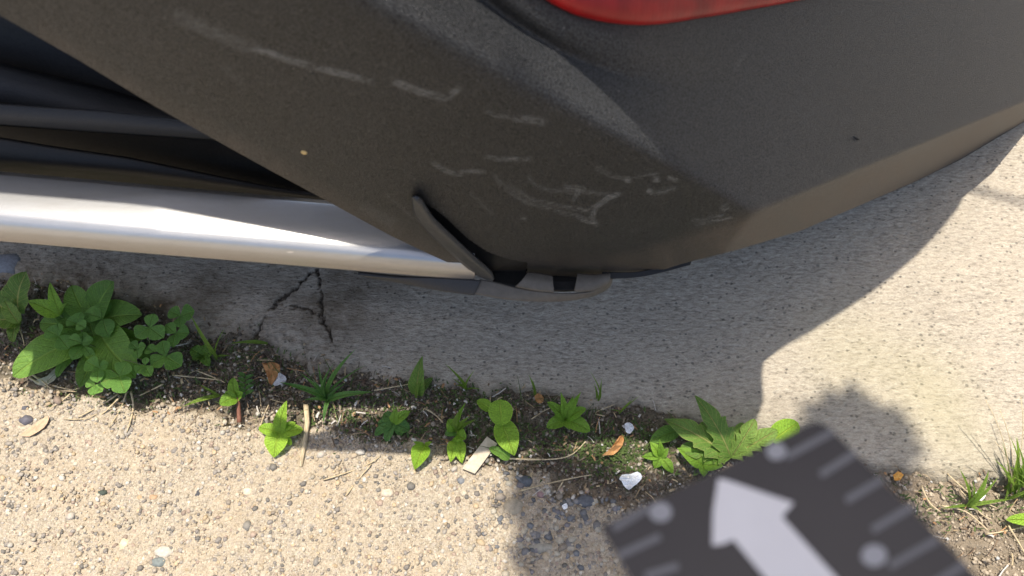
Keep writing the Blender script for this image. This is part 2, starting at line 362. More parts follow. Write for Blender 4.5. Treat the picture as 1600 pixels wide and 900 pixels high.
def tsurf(x, y):
    d_ = ray(x, y)
    t = [(P[1] - P[0] @ O) / (d_ @ P[0]) for P in (PA, PB, PD, PF)]
    tt = smax([smax([t[0], t[1]], .0042), t[2], t[3]], .005)
    # ledge below the lamp and the wall rising over it
    L2 = [(600, -110), (690, -45), (750, -2), (790, 28), (830, 55), (870, 80), (920, 102), (980, 124), (1060, 142), (1150, 150), (1300, 150)]
    dl, pl = polydist(x, y, L2)
    yy = np.interp(x, [p[0] for p in L2], [p[1] for p in L2]); fade = sstep(1050, 800, x)
    above = np.where(y < yy, dl, 0); below = np.where(y >= yy, dl, 0)
    led = sstep(1.25, -.25, below / 110.); tt = tt + fade * .0125 * led
    fade2 = sstep(1180, 960, x)
    tt = tt + np.where(above > 0, fade * .008 * (np.exp(-(above / 14.) ** 2) - 1), 0)
    tt = tt - fade2 * .010 * sstep(0, 60, above)
    return tt
tsurf_raw = tsurf
bot = np.array([(-260, -125), (-120, -45), (0, 24), (120, 92), (240, 165), (330, 215), (420, 265), (500, 308), (560, 341), (610, 368), (660, 392), (710, 415), (745, 431), (772, 436), (800, 424), (850, 430), (900, 433), (950, 435), (1000, 430), (1035, 422), (1070, 411), (1150, 391), (1250, 361), (1350, 318), (1430, 284), (1500, 250), (1560, 220), (1600, 200), (1615, 192), (1628, 186)], float)
top = np.array([(-260 + (2260) * k / 30., -205) for k in range(31)])
seg = np.r_[0, np.cumsum(np.hypot(*(bot[1:] - bot[:-1]).T))]; top = np.stack([np.interp(seg / seg[-1], [0, .12, .45, .7, 1], [-260, 60, 760, 1180, 1715]), np.full(len(bot), -205.)], -1)
NS, NR = 1150, 380
s_ = np.linspace(0, seg[-1], NS); r_ = np.linspace(0, 1, NR)[:, None]
bx, by = np.interp(s_, seg, bot[:, 0]), np.interp(s_, seg, bot[:, 1])
kern = np.hanning(13); kern /= kern.sum(); by = np.convolve(np.pad(by, 6, 'edge'), kern, 'valid')
tx, ty = np.interp(s_, seg, top[:, 0]), np.interp(s_, seg, top[:, 1])
PX = bx * (1 - r_) + tx * r_; PY = by * (1 - r_) + ty * r_
T = tsurf(PX, PY) + .028 * sstep(-4, -170, PY) * sstep(760, 520, PX); P = O + ray(PX, PY) * T[..., None]
# fold the lower edge back under the car
e0 = P[0]; inward = np.stack([np.interp(bx, [-200, 700, 1100, 1700], [.15, .05, -.2, -.55]), np.interp(bx, [-200, 700, 1100, 1700], [1, 1, 1, .8]), np.zeros(NS)], -1)
rows = [e0 + inward * a + np.array([0, 0, b]) for a, b in ((.018, .002), (.012, -.003), (.008, -.0045), (.004, -.0035), (.0012, -.0016))]
P = np.concatenate([np.stack(rows), P]); PX = np.concatenate([np.tile(bx, (5, 1)), PX]); PY = np.concatenate([np.tile(by, (5, 1)), PY])
gap = [(662, 318), (682, 330), (700, 345), (728, 372), (760, 394), (790, 405), (823, 411), (822, 424), (812, 450), (770, 450), (768, 425), (735, 398), (700, 368), (676, 342)]
drop = inpoly(PX, PY, gap); drop[:5] &= (PX[:5] > 770) & (PX[:5] < 822)
me = quadmesh('bumper_cover', P, drop)
sc = np.zeros_like(PX)
wob = fbm(PX, PY, .05, 3, 4) * 5
for pts, wd, it in [([(268, 22), (300, 36), (350, 58), (400, 78)], 12, .50), ([(380, 70), (450, 93), (520, 112), (580, 128)], 6.5, .95), ([(605, 123), (650, 141), (695, 153), (706, 148), (718, 139)], 7, .95),
                    ([(752, 171), (775, 180), (800, 184)], 4, .45), ([(800, 185), (825, 187), (850, 190)], 7, .8), ([(755, 245), (790, 249), (830, 248)], 4.5, .6), ([(672, 251), (690, 264), (712, 272), (735, 267), (757, 269)], 5, .6),
                    ([(770, 270), (785, 290), (815, 312), (850, 325), (900, 337), (935, 350)], 5, .40), ([(790, 285), (830, 312), (880, 322), (925, 332)], 4, .38), ([(825, 272), (835, 288), (855, 297), (900, 300), (960, 303)], 3.5, .42),
                    ([(880, 292), (905, 292), (915, 298)], 4, .6), ([(903, 292), (896, 313)], 4, .75), ([(969, 299), (950, 308), (932, 322), (924, 338), (930, 350)], 5.5, .95), ([(905, 342), (930, 350)], 4, .6), ([(860, 318), (915, 328), (950, 310)], 3, .45),
                    ([(930, 262), (955, 274), (985, 281)], 4, .5), ([(975, 281), (985, 281)], 6, .8), ([(985, 278), (1030, 272)], 3, .5), ([(1022, 281), (1030, 281)], 5, .95), ([(1045, 279), (1058, 282)], 4, .8), ([(1010, 298), (1018, 299)], 5.5, .95), ([(1018, 300), (1040, 298), (1056, 294)], 4, .6),
                    ([(1083, 352), (1143, 340)], 3, .6), ([(1080, 346), (1130, 336)], 2.5, .5), ([(1128, 330), (1138, 323)], 6, .55), ([(345, 100), (380, 133)], 9, .16), ([(1145, 110), (1166, 84)], 4, .22), ([(735, 300), (770, 337)], 3, .3), ([(820, 340), (812, 341)], 4, .5), ([(560, 320), (620, 352)], 10, .2), ([(600, 300), (650, 345)], 3, .2)]:
    bb = (PX > min(p[0] for p in pts) - 30) & (PX < max(p[0] for p in pts) + 30) & (PY > min(p[1] for p in pts) - 30) & (PY < max(p[1] for p in pts) + 30)
    dd, pp = polydist(PX[bb] + wob[bb], PY[bb] + wob[bb] * .6, pts); wd = wd * 1.25; v_ = it * sstep(wd, wd * .25, dd) * sstep(-.02, .12, pp) * sstep(1.05, .93, pp); v_ = v_ * sstep(-.62, -.15, fbm(PX[bb], PY[bb] * 2.2, .07, 3, 77)) * (.55 + .45 * np.cos(dd * 2.1 + 5 * fbm(PX[bb], PY[bb], .03, 2, 5))); sc[bb] = np.maximum(sc[bb], v_)
attr(me, 'scratch', sc)
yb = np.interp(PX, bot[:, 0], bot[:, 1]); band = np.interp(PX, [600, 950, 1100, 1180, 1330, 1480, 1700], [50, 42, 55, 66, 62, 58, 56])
du = sstep(1.05, .55, (yb - PY) / band) * sstep(760, 1250, PX) * (PX > 700) * .62 + .25 * sstep(40, 0, yb - PY) * (PX > 60) * (PX < 760)  # tan low band mixes real dirt with painted-in reflection of sunlit ground
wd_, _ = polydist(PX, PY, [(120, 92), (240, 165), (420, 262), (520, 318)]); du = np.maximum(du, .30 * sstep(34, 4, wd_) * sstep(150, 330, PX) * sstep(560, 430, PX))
attr(me, 'dust_bounce', np.clip(du * (1 + .7 * fbm(PX, PY, .03, 3, 1)), 0, 1))
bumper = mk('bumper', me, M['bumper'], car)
tag(bumper, 'dark textured plastic bumper cover with pale scratches')

def strip(name, pxrows, depths, m, parent=car, back=.004, sub=24, dust_bounce=None):
    """ribbon lofted through rows of points; each row is a list of (x,y) pixels set at the y-depth given per row"""
    rowsP = []
    for pts, dep in zip(pxrows, depths):
        pts = np.array(pts, float); q = np.linspace(0, 1, sub * 3); tt = np.linspace(0, 1, len(pts))
        x = np.interp(q, tt, pts[:, 0]); y = np.interp(q, tt, pts[:, 1]); dpt = np.interp(q, np.linspace(0, 1, len(dep)), dep)
        d_ = ray(x, y); rowsP.append(O + d_ * (dpt / d_[:, 1])[:, None])
    A = np.stack(rowsP); me = quadmesh(name, A)
    if dust_bounce is not None: attr(me, 'dust_bounce', np.repeat(np.array(dust_bounce)[:, None], A.shape[1], 1))
    o = mk(name, me, m, parent); 
    if back:
        md = o.modifiers.new('thickness', 'SOLIDIFY'); md.thickness = back; md.offset = -1
        if A[1, 0, 2] > A[0, 0, 2]: md.offset = 1
    return o
# silver lower bar: flat top, rolled front edge, folded back below
xs_ = np.linspace(-260, 742, 110)
yb_ = np.interp(xs_, [-260, 0, 250, 400, 600, 765], [358, 377, 398, 410, 427, 440]); ytn = np.interp(xs_, [-260, 0, 316 * 2, 770], [258, 272, 328, 345])
Arows, du_ = [], []
for q, z_, dv in ((-.04, .258, .5), (0, .2625, .35), (.02, .264, .1), (.12, .2648, .02), (.3, .2650, 0), (.45, .2646, 0), (.58, .2635, 0), (.66, .2620, 0), (.73, .2600, 0), (.79, .2570, 0), (.85, .2530, .05), (.90, .2480, .25), (.95, .2420, .5), (1., .2350, .7)):
    Arows.append(at(xs_, ytn * (1 - q) + yb_ * q, z_ + np.interp(xs_, [-260, 250, 742], [.043, .036, .0]))); du_.append(dv)
for a, b in ((.006, -.003), (.02, -.003), (.05, 0)): Arows.append(Arows[13] + np.array([0, a, b])); du_.append(.8)
Ar = np.stack(Arows); k_ = len(Ar); Bq = []
for v in np.linspace(0, k_ - 1.001, 90):
    i_ = int(v); f_ = v - i_; p0, p1, p2, p3 = Ar[max(i_ - 1, 0)], Ar[i_], Ar[i_ + 1], Ar[min(i_ + 2, k_ - 1)]
    Bq.append(.5 * ((2 * p1) + (-p0 + p2) * f_ + (2 * p0 - 5 * p1 + 4 * p2 - p3) * f_ * f_ + (-p0 + 3 * p1 - 3 * p2 + p3) * f_ ** 3))
me = quadmesh('lower_trim_bar', np.stack(Bq)); attr(me, 'dust_bounce', np.repeat(np.interp(np.linspace(0, k_ - 1.001, 90), range(k_), du_)[:, None], len(xs_), 1)); mk('lower_trim_bar', me, M['silver'], car)
tag(bpy.data.objects['lower_trim_bar'], 'satin silver bar along the lower edge of the bumper')
# dark recess behind the wing: back wall, slats
strip('recess_panel', [[(-300, -160), (0, -80), (700, 330)], [(-300, 60), (0, 110), (720, 360)], [(-300, 250), (0, 265), (760, 420)], [(-300, 300), (0, 330), (760, 430)]], [[.44, .44, .40], [.43, .42, .37], [.41, .40, .34], [.40, .38, .33]], M['black'])
strip('recess_slat', [[(-300, 60), (0, 98), (170, 140), (330, 190), (420, 225)], [(-300, 70), (0, 108), (170, 150), (330, 190), (420, 226)], [(-300, 148), (0, 160), (170, 175), (330, 196), (420, 230)]], [[.405] * 5, [.392] * 5, [.372] * 5], M['slat'])
strip('recess_slat', [[(-300, 150), (0, 161), (170, 173), (330, 194), (440, 240)], [(-300, 154), (0, 165), (170, 177), (330, 198), (440, 243)], [(-300, 182), (0, 193), (170, 205), (350, 217), (460, 250)], [(-300, 186), (0, 197), (170, 209), (350, 221), (470, 256)]], [[.358] * 5, [.352] * 5, [.355] * 5, [.375] * 5], M['slat'])
strip('recess_lip', [[(-300, 196), (0, 214), (90, 229), (200, 245), (330, 272), (430, 292), (520, 306), (580, 320)], [(-300, 202), (0, 220), (92, 235), (200, 250), (330, 277), (430, 296), (520, 309), (580, 322)], [(-300, 262), (0, 272), (60, 276), (200, 288), (330, 299), (430, 307), (520, 316), (580, 330)]], [[.352] * 8, [.347] * 8, [.350] * 8], M['black'])
strip('recess_ledge', [[(-300, 245), (0, 262), (250, 281), (520, 308), (600, 330)], [(-300, 257), (0, 271), (250, 290), (520, 315), (600, 340)], [(-300, 262), (0, 276), (250, 295), (520, 320), (600, 345)]], [[.375] * 5, [.357] * 5, [.352] * 5], M['slat'])
# inside of the bumper seen through the open gap
lin = O + ray(PX[5:, :][::6, ::6], PY[5:, :][::6, ::6]) * (tsurf(PX[5:][::6, ::6], PY[5:][::6, ::6]) + .022)[..., None]
mk('bumper_liner', quadmesh('bumper_liner', lin[:, 40:]), M['black'], car)

def prism(name, poly, zc, th, m, parent=car, plane=None, nsm=0, bev=0):
    """outline on a plane through z=zc (tilted towards the viewer) given real thickness"""
    bm = bmesh.new()
    if plane is None: pts = [V3(at(x, y, zc)) for x, y in poly]; nn = Vector((0, 0, -1))
    else: pts = [V3(hit(plane, x, y)) for x, y in poly]; nn = -V3(plane[0])
    vs = [bm.verts.new(p) for p in pts]; f = bm.faces.new(vs)
    r = bmesh.ops.extrude_face_region(bm, geom=[f]); bmesh.ops.translate(bm, verts=[v for v in r['geom'] if isinstance(v, bmesh.types.BMVert)], vec=nn * th)
    bmesh.ops.triangulate(bm, faces=[f_ for f_ in bm.faces if len(f_.verts) > 4])
    o = bmobj(name, bm, m, parent, False)
    if bev: b = o.modifiers.new('bevel', 'BEVEL'); b.width = bev; b.segments = 2; b.limit_method = 'ANGLE'
    return o
def cm(pts, n=8):
    """Catmull-Rom through pixel points"""
    out = []
    for i in range(len(pts) - 1):
        p0, p1, p2, p3 = [np.array(pts[min(max(j, 0), len(pts) - 1)], float) for j in (i - 1, i, i + 1, i + 2)]
        for k in range(n):
            f = k / n; out.append(tuple(.5 * ((2 * p1) + (-p0 + p2) * f + (2 * p0 - 5 * p1 + 4 * p2 - p3) * f * f + (-p0 + 3 * p1 - 3 * p2 + p3) * f ** 3)))
    out.append(tuple(pts[-1])); return out
# loose fin at the end of the wing
PAf = (PA[0], PA[1] + .004)
fa = cm([(645, 308), (656, 309), (674, 336), (700, 362), (735, 395), (765, 422), (771, 436)]); fb = cm([(645, 309), (650, 338), (672, 366), (705, 396), (738, 424), (756, 434), (770, 438)])
fr = []
for q, off in ((0, 0.0045), (.06, .0055), (.4, .0045), (.8, .0022), (1., 0.0)):
    fr.append([hit((PA[0], PA[1] + off), a_[0] * (1 - q) + b_[0] * q, a_[1] * (1 - q) + b_[1] * q) for a_, b_ in zip(fa, fb)])
o = mk('trim_fin', quadmesh('trim_fin', np.array(fr)), M['fin'], car); md = o.modifiers.new('thickness', 'SOLIDIFY'); md.thickness = .0008
tag(o, 'grey fin of loose trim at the end of the silver bar')
# bracket hanging below the bumper
def ribbon(name, a, b, za, zb, m, bulge=.004, parent=car, back=.003):
    a = cm(a); b = cm(b); k = len(a); rows_ = []
    for q in np.linspace(0, 1, 9):
        rows_.append([at(a[i][0] * (1 - q) + b[i][0] * q, a[i][1] * (1 - q) + b[i][1] * q, za * (1 - q) + zb * q + bulge * math.sin(math.pi * q)) for i in range(k)])
    o = mk(name, quadmesh(name, np.array(rows_)), m, parent); md = o.modifiers.new('thickness', 'SOLIDIFY'); md.thickness = back
    return o
o = ribbon('mounting_bracket', [(750, 436), (775, 441), (805, 449), (840, 455), (880, 458), (915, 456), (938, 449), (950, 440), (953, 430)], [(738, 458), (770, 464), (800, 468), (835, 470), (880, 469), (915, 464), (938, 456), (952, 446), (956, 431)], .236, .229, M['bracket'], .0006, back=.0012)
tag(o, 'dusty grey bracket hanging loose under the bumper')
o = ribbon('bracket_tab', [(826, 428), (845, 430), (863, 434)], [(806, 446), (836, 452), (866, 454)], .240, .236, M['bracket'], .002)
o = ribbon('bracket_tab', [(902, 430), (925, 432), (954, 430)], [(897, 453), (925, 452), (950, 440)], .240, .236, M['bracket'], .002)
o = ribbon('bracket_tab', [(862, 440), (880, 441), (902, 440)], [(862, 455), (880, 456), (900, 455)], .228, .228, M['black'], .0)
ribbon('under_tray', [(560, 424), (620, 430), (690, 434), (752, 438)], [(575, 428), (630, 438), (690, 451), (742, 459)], .236, .228, M['slat'], .001)
ribbon('under_tray', [(770, 405), (850, 415), (960, 425)], [(770, 446), (850, 455), (950, 440)], .215, .215, M['black'], 0)
ribbon('under_tray', [(940, 425), (1000, 424), (1080, 405)], [(945, 436), (1005, 432), (1076, 414)], .238, .236, M['black'], 0)
# paint speck
bm = bmesh.new(); bmesh.ops.create_uvsphere(bm, u_segments=10, v_segments=6, radius=1)
for v in bm.verts: v.co = Vector((v.co.x * .0019, v.co.y * .0009, v.co.z * .0021))
o = bmobj('dried_speck', bm, mat_plain('yellow_speck', (.45, .27, .07), (.70, .55, .28), .6, 900), car); 
d_ = ray(475, 238); o.matrix_parent_inverse = Matrix(); p_ = O + d_ * float(tsurf(np.array([475.]), np.array([238.]))[0]); o.location = V3(p_) - car.location
# dark nick on the right side
bm = bmesh.new(); bmesh.ops.create_uvsphere(bm, u_segments=10, v_segments=6, radius=1)
for v in bm.verts: v.co = Vector((v.co.x * .0040, v.co.y * .0008, v.co.z * .0012 - v.co.x * .0022))
o = bmobj('nick', bm, M['black'], car); d_ = ray(1337, 216); o.matrix_parent_inverse = Matrix(); o.location = V3(O + d_ * float(tsurf(np.array([1337.]), np.array([216.]))[0])) - car.location
# tail lamp
def mat_lamp():
    m = N('red_lamp_lens'); v = m.noise(40, 3); u = m.noise(120, 2, .5, (4, 1, 1))
    m.set(m.ramp(v, [(.3, (.20, .003, .004)), (.7, (.36, .008, .008))]), .32, 0, Specular_IOR_Level=.3)
    m.bump(u, .25, .0006); return m.m
low = cm([(770, -90), (805, -40), (850, 0), (895, 24), (940, 36), (985, 41), (1030, 40), (1090, 31), (1170, 17), (1260, 0), (1380, -28), (1500, -60), (1620, -95)], 5)
rows_ = []
for q, off in ((0, -.001), (.02, .005), (.07, .0095), (.18, .013), (.4, .016), (.7, .017), (1., .016)):
    rw = []
    for i, (x, y) in enumerate(low):
        f = i / (len(low) - 1); xx = x * (1 - q) + (760 + 900 * f) * q; yy = y * (1 - q) - 185 * q
        d_ = ray(xx, yy); t = float(tsurf(np.array([xx]), np.array([yy]))[0]) - off; rw.append(O + d_ * t)
    rows_.append(rw)
lens = mk('tail_light', quadmesh('tail_light', np.array(rows_)), mat_lamp(), car); md = lens.modifiers.new('thickness', 'SOLIDIFY'); md.thickness = .003
sb = lens.modifiers.new('smooth', 'SUBSURF'); sb.levels = sb.render_levels = 2
tag(lens, 'red tail lamp lens above the bumper')
# rear body above the picture: outline shaped to throw the ground shadow, narrow towards the roof
def gsh(px, z): return [(p[0] - SA * z, p[1] - SB * z, z) for p in g2(px)]
shadow_px = [(-700, 515), (-300, 556), (0, 599), (200, 626), (400, 650), (650, 688), (780, 700), (900, 712), (1040, 716), (1130, 700), (1178, 668), (1191, 630), (1189, 590), (1192, 566), (1225, 545), (1270, 519), (1310, 494), (1349, 468), (1390, 438), (1427, 406), (1455, 377), (1479, 349), (1494, 330), (1503, 312), (1506, 296), (1504, 280), (1498, 262), (1490, 245)]
S1 = np.array(gsh(shadow_px, .64)); n1 = len(S1)
S1[:, 1] += np.interp(S1[:, 0], [-.75, -.5, -.30, -.15, -.05, .05, .16], [.022, .028, .037, .043, .043, .03, 0])
Sx = np.concatenate([[(-1.55, .70, .64), (-1.35, .55, .64)], S1, [(.535, .62, .64), (.53, .8, .64), (.53, 1.2, .64), (.53, 2.6, .64)]])
ctr = np.array([-.5, 1.9])
def shrink(A, z, inx, iny):
    B = A.copy(); B[:, 2] = z; B[:, 0] += np.sign(ctr[0] - A[:, 0]) * inx * np.clip(abs(ctr[0] - A[:, 0]) / .8, 0, 1); B[:, 1] += iny * np.clip((2.6 - A[:, 1]) / 2, 0, 1); return B
lay = [shrink(Sx, .565, .03, .05), shrink(Sx, .60, .008, .012), Sx, shrink(Sx, .70, .006, .012), shrink(Sx, .80, .02, .035), shrink(Sx, .95, .04, .08)]
body = mk('rear_body_panel', quadmesh('rear_body_panel', np.stack(lay)), M['body'], car)
glass = N('tinted_glass').set((.02, .025, .03), .05, 0, Specular_IOR_Level=.7)
mk('rear_window', quadmesh('rear_window', np.stack([lay[-1], shrink(Sx, 1.35, .16, .36)])), glass, car)
rf = shrink(Sx, 1.35, .16, .36); rf2 = shrink(Sx, 1.46, .30, .55); rc = rf2.copy(); rc[:, 0] = rf2[:, 0] * .1 - .45; rc[:, 2] = 1.50; rc[:, 1] = np.maximum(rc[:, 1], 1.2)
mk('roof', quadmesh('roof', np.stack([rf, rf2, rc])), M['body'], car)
# underbody, wheel
me = quadmesh('underbody', np.stack([*np.meshgrid([-1.4, -.6, 0., .38], [.60, .9, 2.6]), np.full((3, 4), .30)], -1)); mk('underbody', me, M['under'], car)
bm = bmesh.new(); bmesh.ops.create_cone(bm, cap_ends=True, segments=48, radius1=.33, radius2=.33, depth=.20, matrix=Matrix.Translation((.40, 1.35, .335)) @ Matrix.Rotation(R(90), 4, 'Y'))
bmesh.ops.bevel(bm, geom=[e for e in bm.edges if len(e.link_faces) == 2 and e.calc_face_angle() > 1], offset=.02, segments=3, affect='EDGES')
wheel = bmobj('wheel', bm, M['rubber'], car)

# ------------------------------------------------------------ made-up foliage out of view, added to cast ground shadows and shade the ruler
shadow_caster = empty('shadow_caster', (3.2, 1.6, 0), 'made-up leafy growth out of view, added over the car to throw shadows', 'shadow_caster')
def tube(name, pts, rad, m, parent=None, seg=6, jit=0):
    bm = bmesh.new(); prev = None; n_ = len(pts)
    for i, p in enumerate(pts):
        p = V3(p); dv = (V3(pts[min(i + 1, n_ - 1)]) - V3(pts[max(i - 1, 0)])).normalized(); a_ = dv.orthogonal().normalized(); b_ = dv.cross(a_)
        r0 = rad[i] if isinstance(rad, (list, tuple)) else rad
        if i and abs(dv.dot(Vector((0, 0, 1)))) < .9: a_ = dv.cross(Vector((0, 0, 1))).normalized(); b_ = dv.cross(a_)
        elif abs(dv.dot(Vector((0, 0, 1)))) < .9: a_ = dv.cross(Vector((0, 0, 1))).normalized(); b_ = dv.cross(a_)
        ring = [bm.verts.new(p + (a_ * math.cos(t) + b_ * math.sin(t)) * r0 * (1 + random.uniform(-jit, jit))) for t in [6.2832 * k / seg for k in range(seg)]]
        if prev:
            for k in range(seg): bm.faces.new((prev[k], prev[(k + 1) % seg], ring[(k + 1) % seg], ring[k]))
        else: bm.faces.new(ring[::-1])
        prev = ring
    bm.faces.new(prev); return bmobj(name, bm, m, parent)
def up(px, z): g = at(*px); return np.array([g[0] - SA * z, g[1] - SB * z, z])
trunk_top = np.array([3.15, 1.6, 2.0])
tube('caster_trunk', [(3.2, 1.6, -.05), (3.2, 1.62, .6), (3.16, 1.6, 1.3), trunk_top, (3.2, 1.7, 3.2), (3.1, 1.7, 4.4)], [.13, .11, .10, .09, .07, .03], M['bark'], shadow_caster, 12, .08)
hb = 2.3
bp = [trunk_top, (2.2, 1.2, 2.25)] + [up(p, hb) for p in ((1900, 385), (1740, 357), (1640, 335), (1560, 311), (1500, 296), (1420, 300), (1330, 360), (1200, 520), (1120, 620))]
tube('caster_branch', bp, [.05, .028, .012, .0045, .0038, .0048, .006, .0065, .006, .005, .003], M['bark'], shadow_caster, 8)
leafm = mat_leaf('caster_leaf', (.05, .10, .02), (.07, .14, .03), (.10, .16, .05))
def foliage(name, spots, parent, size=.055, dens=1.):
    bm = bmesh.new()
    for c_, r0, cnt in spots:
        for _ in range(int(cnt * dens)):
            v = Vector((random.gauss(0, 1), random.gauss(0, 1), random.gauss(0, 1))).normalized() * (random.random() ** .4)
            p = V3(c_) + Vector((v.x * r0[0], v.y * r0[1], v.z * r0[2])); L_ = size * random.uniform(.6, 1.1)
            q = Matrix.Rotation(random.uniform(0, 6.28), 3, 'Z') @ Matrix.Rotation(random.uniform(-.7, .7), 3, 'X')
            vs = [bm.verts.new(p + q @ Vector(w_) * L_) for w_ in ((0, 0, 0), (.25, .3, .03), (.22, .7, .03), (0, 1, -.05), (-.22, .7, .03), (-.25, .3, .03))]
            bm.faces.new(vs)
    return bmobj(name, bm, leafm, parent, False)
foliage('caster_crown', [(V3(up((1338, 690), hb)), (.030, .024, .04), 170), (V3(up((1335, 735), hb)), (.034, .026, .04), 150),
                  (V3(up((900, 800), hb)), (.055, .05, .05), 150), (V3(up((930, 900), hb)), (.06, .05, .05), 140), (V3(up((1080, 860), hb)), (.09, .06, .05), 200), (V3(up((1080, 960), hb)), (.14, .05, .05), 300), (V3(up((1300, 860), hb)), (.08, .08, .05), 200), (V3(up((1120, 1080), hb)), (.14, .06, .05), 250)] + [(Vector((gx_ - SA * 2.4, gy_ - SB * 2.4, 2.4 + random.uniform(-.1, .1))), (.13, .12, .07), 420) for gx_, gy_ in ((.14, -.02), (.32, .0), (.12, -.2), (.33, -.2), (.52, -.12), (.15, -.4), (.38, -.42), (.0, -.32), (.6, -.32), (-.02, -.55), (.25, -.6), (.5, -.6))], shadow_caster)  # added leaf clumps imitate the shadow of a person standing there
foliage('caster_crown', [((3.1 + random.uniform(-.9, .9), 1.8 + random.uniform(-.9, .9), 3.8 + random.uniform(-.8, .8)), (.45, .45, .35), 260) for _ in range(16)], shadow_caster, .10)

# ------------------------------------------------------------ plants
LM = {'plantain': mat_leaf('plantain_leaf', (0.084, 0.183, 0.026), (0.169, 0.317, 0.049), (0.335, 0.501, 0.105), .45),
      'clover': mat_leaf('clover_leaf', (0.096, 0.221, 0.035), (0.169, 0.337, 0.065), (0.312, 0.480, 0.117), .55),
      'seedling': mat_leaf('seedling_leaf', (0.144, 0.278, 0.026), (0.228, 0.403, 0.042), (0.405, 0.577, 0.094), .5),
      'grass': mat_leaf('grass_blade', (0.132, 0.230, 0.033), (0.228, 0.337, 0.052), (0.383, 0.461, 0.105), .5),
      'bluish': mat_leaf('blue_green_leaf', (0.071, 0.183, 0.042), (0.132, 0.269, 0.065), (0.335, 0.461, 0.140), .5),
      'heart': mat_leaf('heart_leaf', (0.216, 0.385, 0.029), (0.312, 0.501, 0.047), (0.527, 0.692, 0.105), .5),
      'dandelion': mat_leaf('dandelion_leaf', (0.107, 0.202, 0.035), (0.180, 0.287, 0.052), (0.622, 0.577, 0.211), .5)}
stemm = mat_plain('green_stem', (.09, .13, .04), (.17, .20, .08), .6, 300); straw_m = mat_plain('dry_straw', (.34, .26, .15), (.58, .48, .31), .7, 300, .0004); redstem = mat_plain('reddish_stem', (.13, .05, .035), (.22, .10, .06), .7, 300)
PROF = {'oval': lambda v: math.sin(math.pi * min(v ** .85, 1)) ** .52, 'round': lambda v: max(0, 1 - (2 * v - 1) ** 2) ** .5,
        'ovate': lambda v: math.sin(math.pi * v ** .62) ** .8, 'lance': lambda v: (math.sin(math.pi * v ** .8)) ** 1.0, 'spoon': lambda v: .16 + .84 * sst((v - .28) / .3) if v < .6 else max(0, 1 - ((v - .6) / .4) ** 2.4) ** .5,
        'blade': lambda v: min(1, .55 + v * 2) * (1 - v ** 2.5), 'wedge': lambda v: max(0., math.sin(math.pi * v ** 1.25)) ** .75}
def sst(t): t = min(1, max(0, t)); return t * t * (3 - 2 * t)
def leaf(p0, p1, width, prof, m, parent, arch=.25, fold=.25, ns=16, nw=4, lobes=None, wave=0., roll=0., name='leaf', label=None, heart=0):
    p0, p1 = V3(p0), V3(p1); L_ = (p1 - p0).length; dv = (p1 - p0).normalized(); Zu = Vector((0, 0, 1))
    side = dv.cross(Zu); side = side.normalized() if side.length > .1 else Vector((1, 0, 0)); side = Matrix.Rotation(roll, 3, dv) @ side; nrm = side.cross(dv).normalized()
    f = PROF[prof]; me_v = []; lu = []; lv = []; ph = random.uniform(0, 6.28)
    for i in range(ns + 1):
        v = i / ns; c_ = p0 + dv * (L_ * v) + nrm * (arch * L_ * 4 * v * (1 - v) * .5)
        wv = max(f(min(max(v, 1e-4), 1)), 0.02) * width / 2
        if lobes:
            k_, amp = lobes; saw = (v * k_) % 1.0; wv *= 1 - amp * (1 - sst((v - .55) / .25)) * (1 - saw ** 1.2 if saw < .8 else (1 - saw) * 0 + .0)
        for j in range(-nw, nw + 1):
            u = j / nw; off = side * (u * wv) + nrm * (abs(u) * wv * fold + wave * width * math.sin(v * 17 + ph + u * 2) * abs(u))
            back_ = dv * (-heart * L_ * .28 * (abs(u) ** 1.5) * max(0, 1 - v * 2.5) )
            me_v.append(c_ + off + back_); lu.append(u); lv.append(v)
    A = np.array([x[:] for x in me_v]).reshape(ns + 1, 2 * nw + 1, 3); me = quadmesh(name, A); attr(me, 'lu', lu); attr(me, 'lv', lv)
    o = mk(name, me, m, parent)
    if label: o['label'] = label
    return o
def gz(x, y, z=0.): return at(x, y, z)
def stem(a, b, r, parent, m=None, sag=.0, name='stem', n_=7):
    a, b = np.array(a), np.array(b); pts = [a * (1 - t) + b * t + np.array([0, 0, sag * 4 * t * (1 - t)]) for t in np.linspace(0, 1, n_)]
    return tube(name, pts, [r * (1 - .4 * k / n_) for k in range(n_)], m or stemm, parent, 6)
def plant(name, base, label, cat, group=None): return empty(name, gz(*base), label, cat, group)
def lf(pl, b, t, wpx, prof, m, zb=.006, zt=.015, **k):
    """leaf from pixel b to pixel t, heights zb/zt, width in pixels on the ground"""
    p0, p1 = gz(b[0], b[1], zb), gz(t[0], t[1], zt); d_ = np.linalg.norm(gz(*b) - O); return leaf(p0, p1, wpx * d_ / F, prof, LM[m], pl, **k)

# 1 broad-leaved plantain
p = plant('plantain', (140, 525), 'large broad-leaved plantain, the biggest weed at the left end of the joint', 'weed')
for b, t, w_, z0, z1, k in [((140, 525), (20, 588), 48, .010, .022, dict(arch=.25, roll=-.15, wave=.02)), ((155, 520), (212, 590), 54, .012, .026, dict(arch=.3, wave=.02)), ((150, 505), (222, 492), 44, .012, .03, dict(arch=.25, fold=.3)), ((150, 500), (178, 440), 46, .014, .05, dict(arch=.2)),
                            ((140, 500), (112, 446), 34, .014, .035, dict(arch=.3)), ((140, 515), (62, 505), 40, .010, .022, dict(arch=.2)), ((140, 505), (155, 445), 26, .016, .03, dict(arch=.2)), ((100, 560), (72, 528), 26, .01, .02, dict()), ((160, 540), (125, 605), 30, .006, .010, dict(arch=.1))]:
    lf(p, b, t, w_, 'oval', 'plantain', z0, z1, ns=20, nw=6, **k)
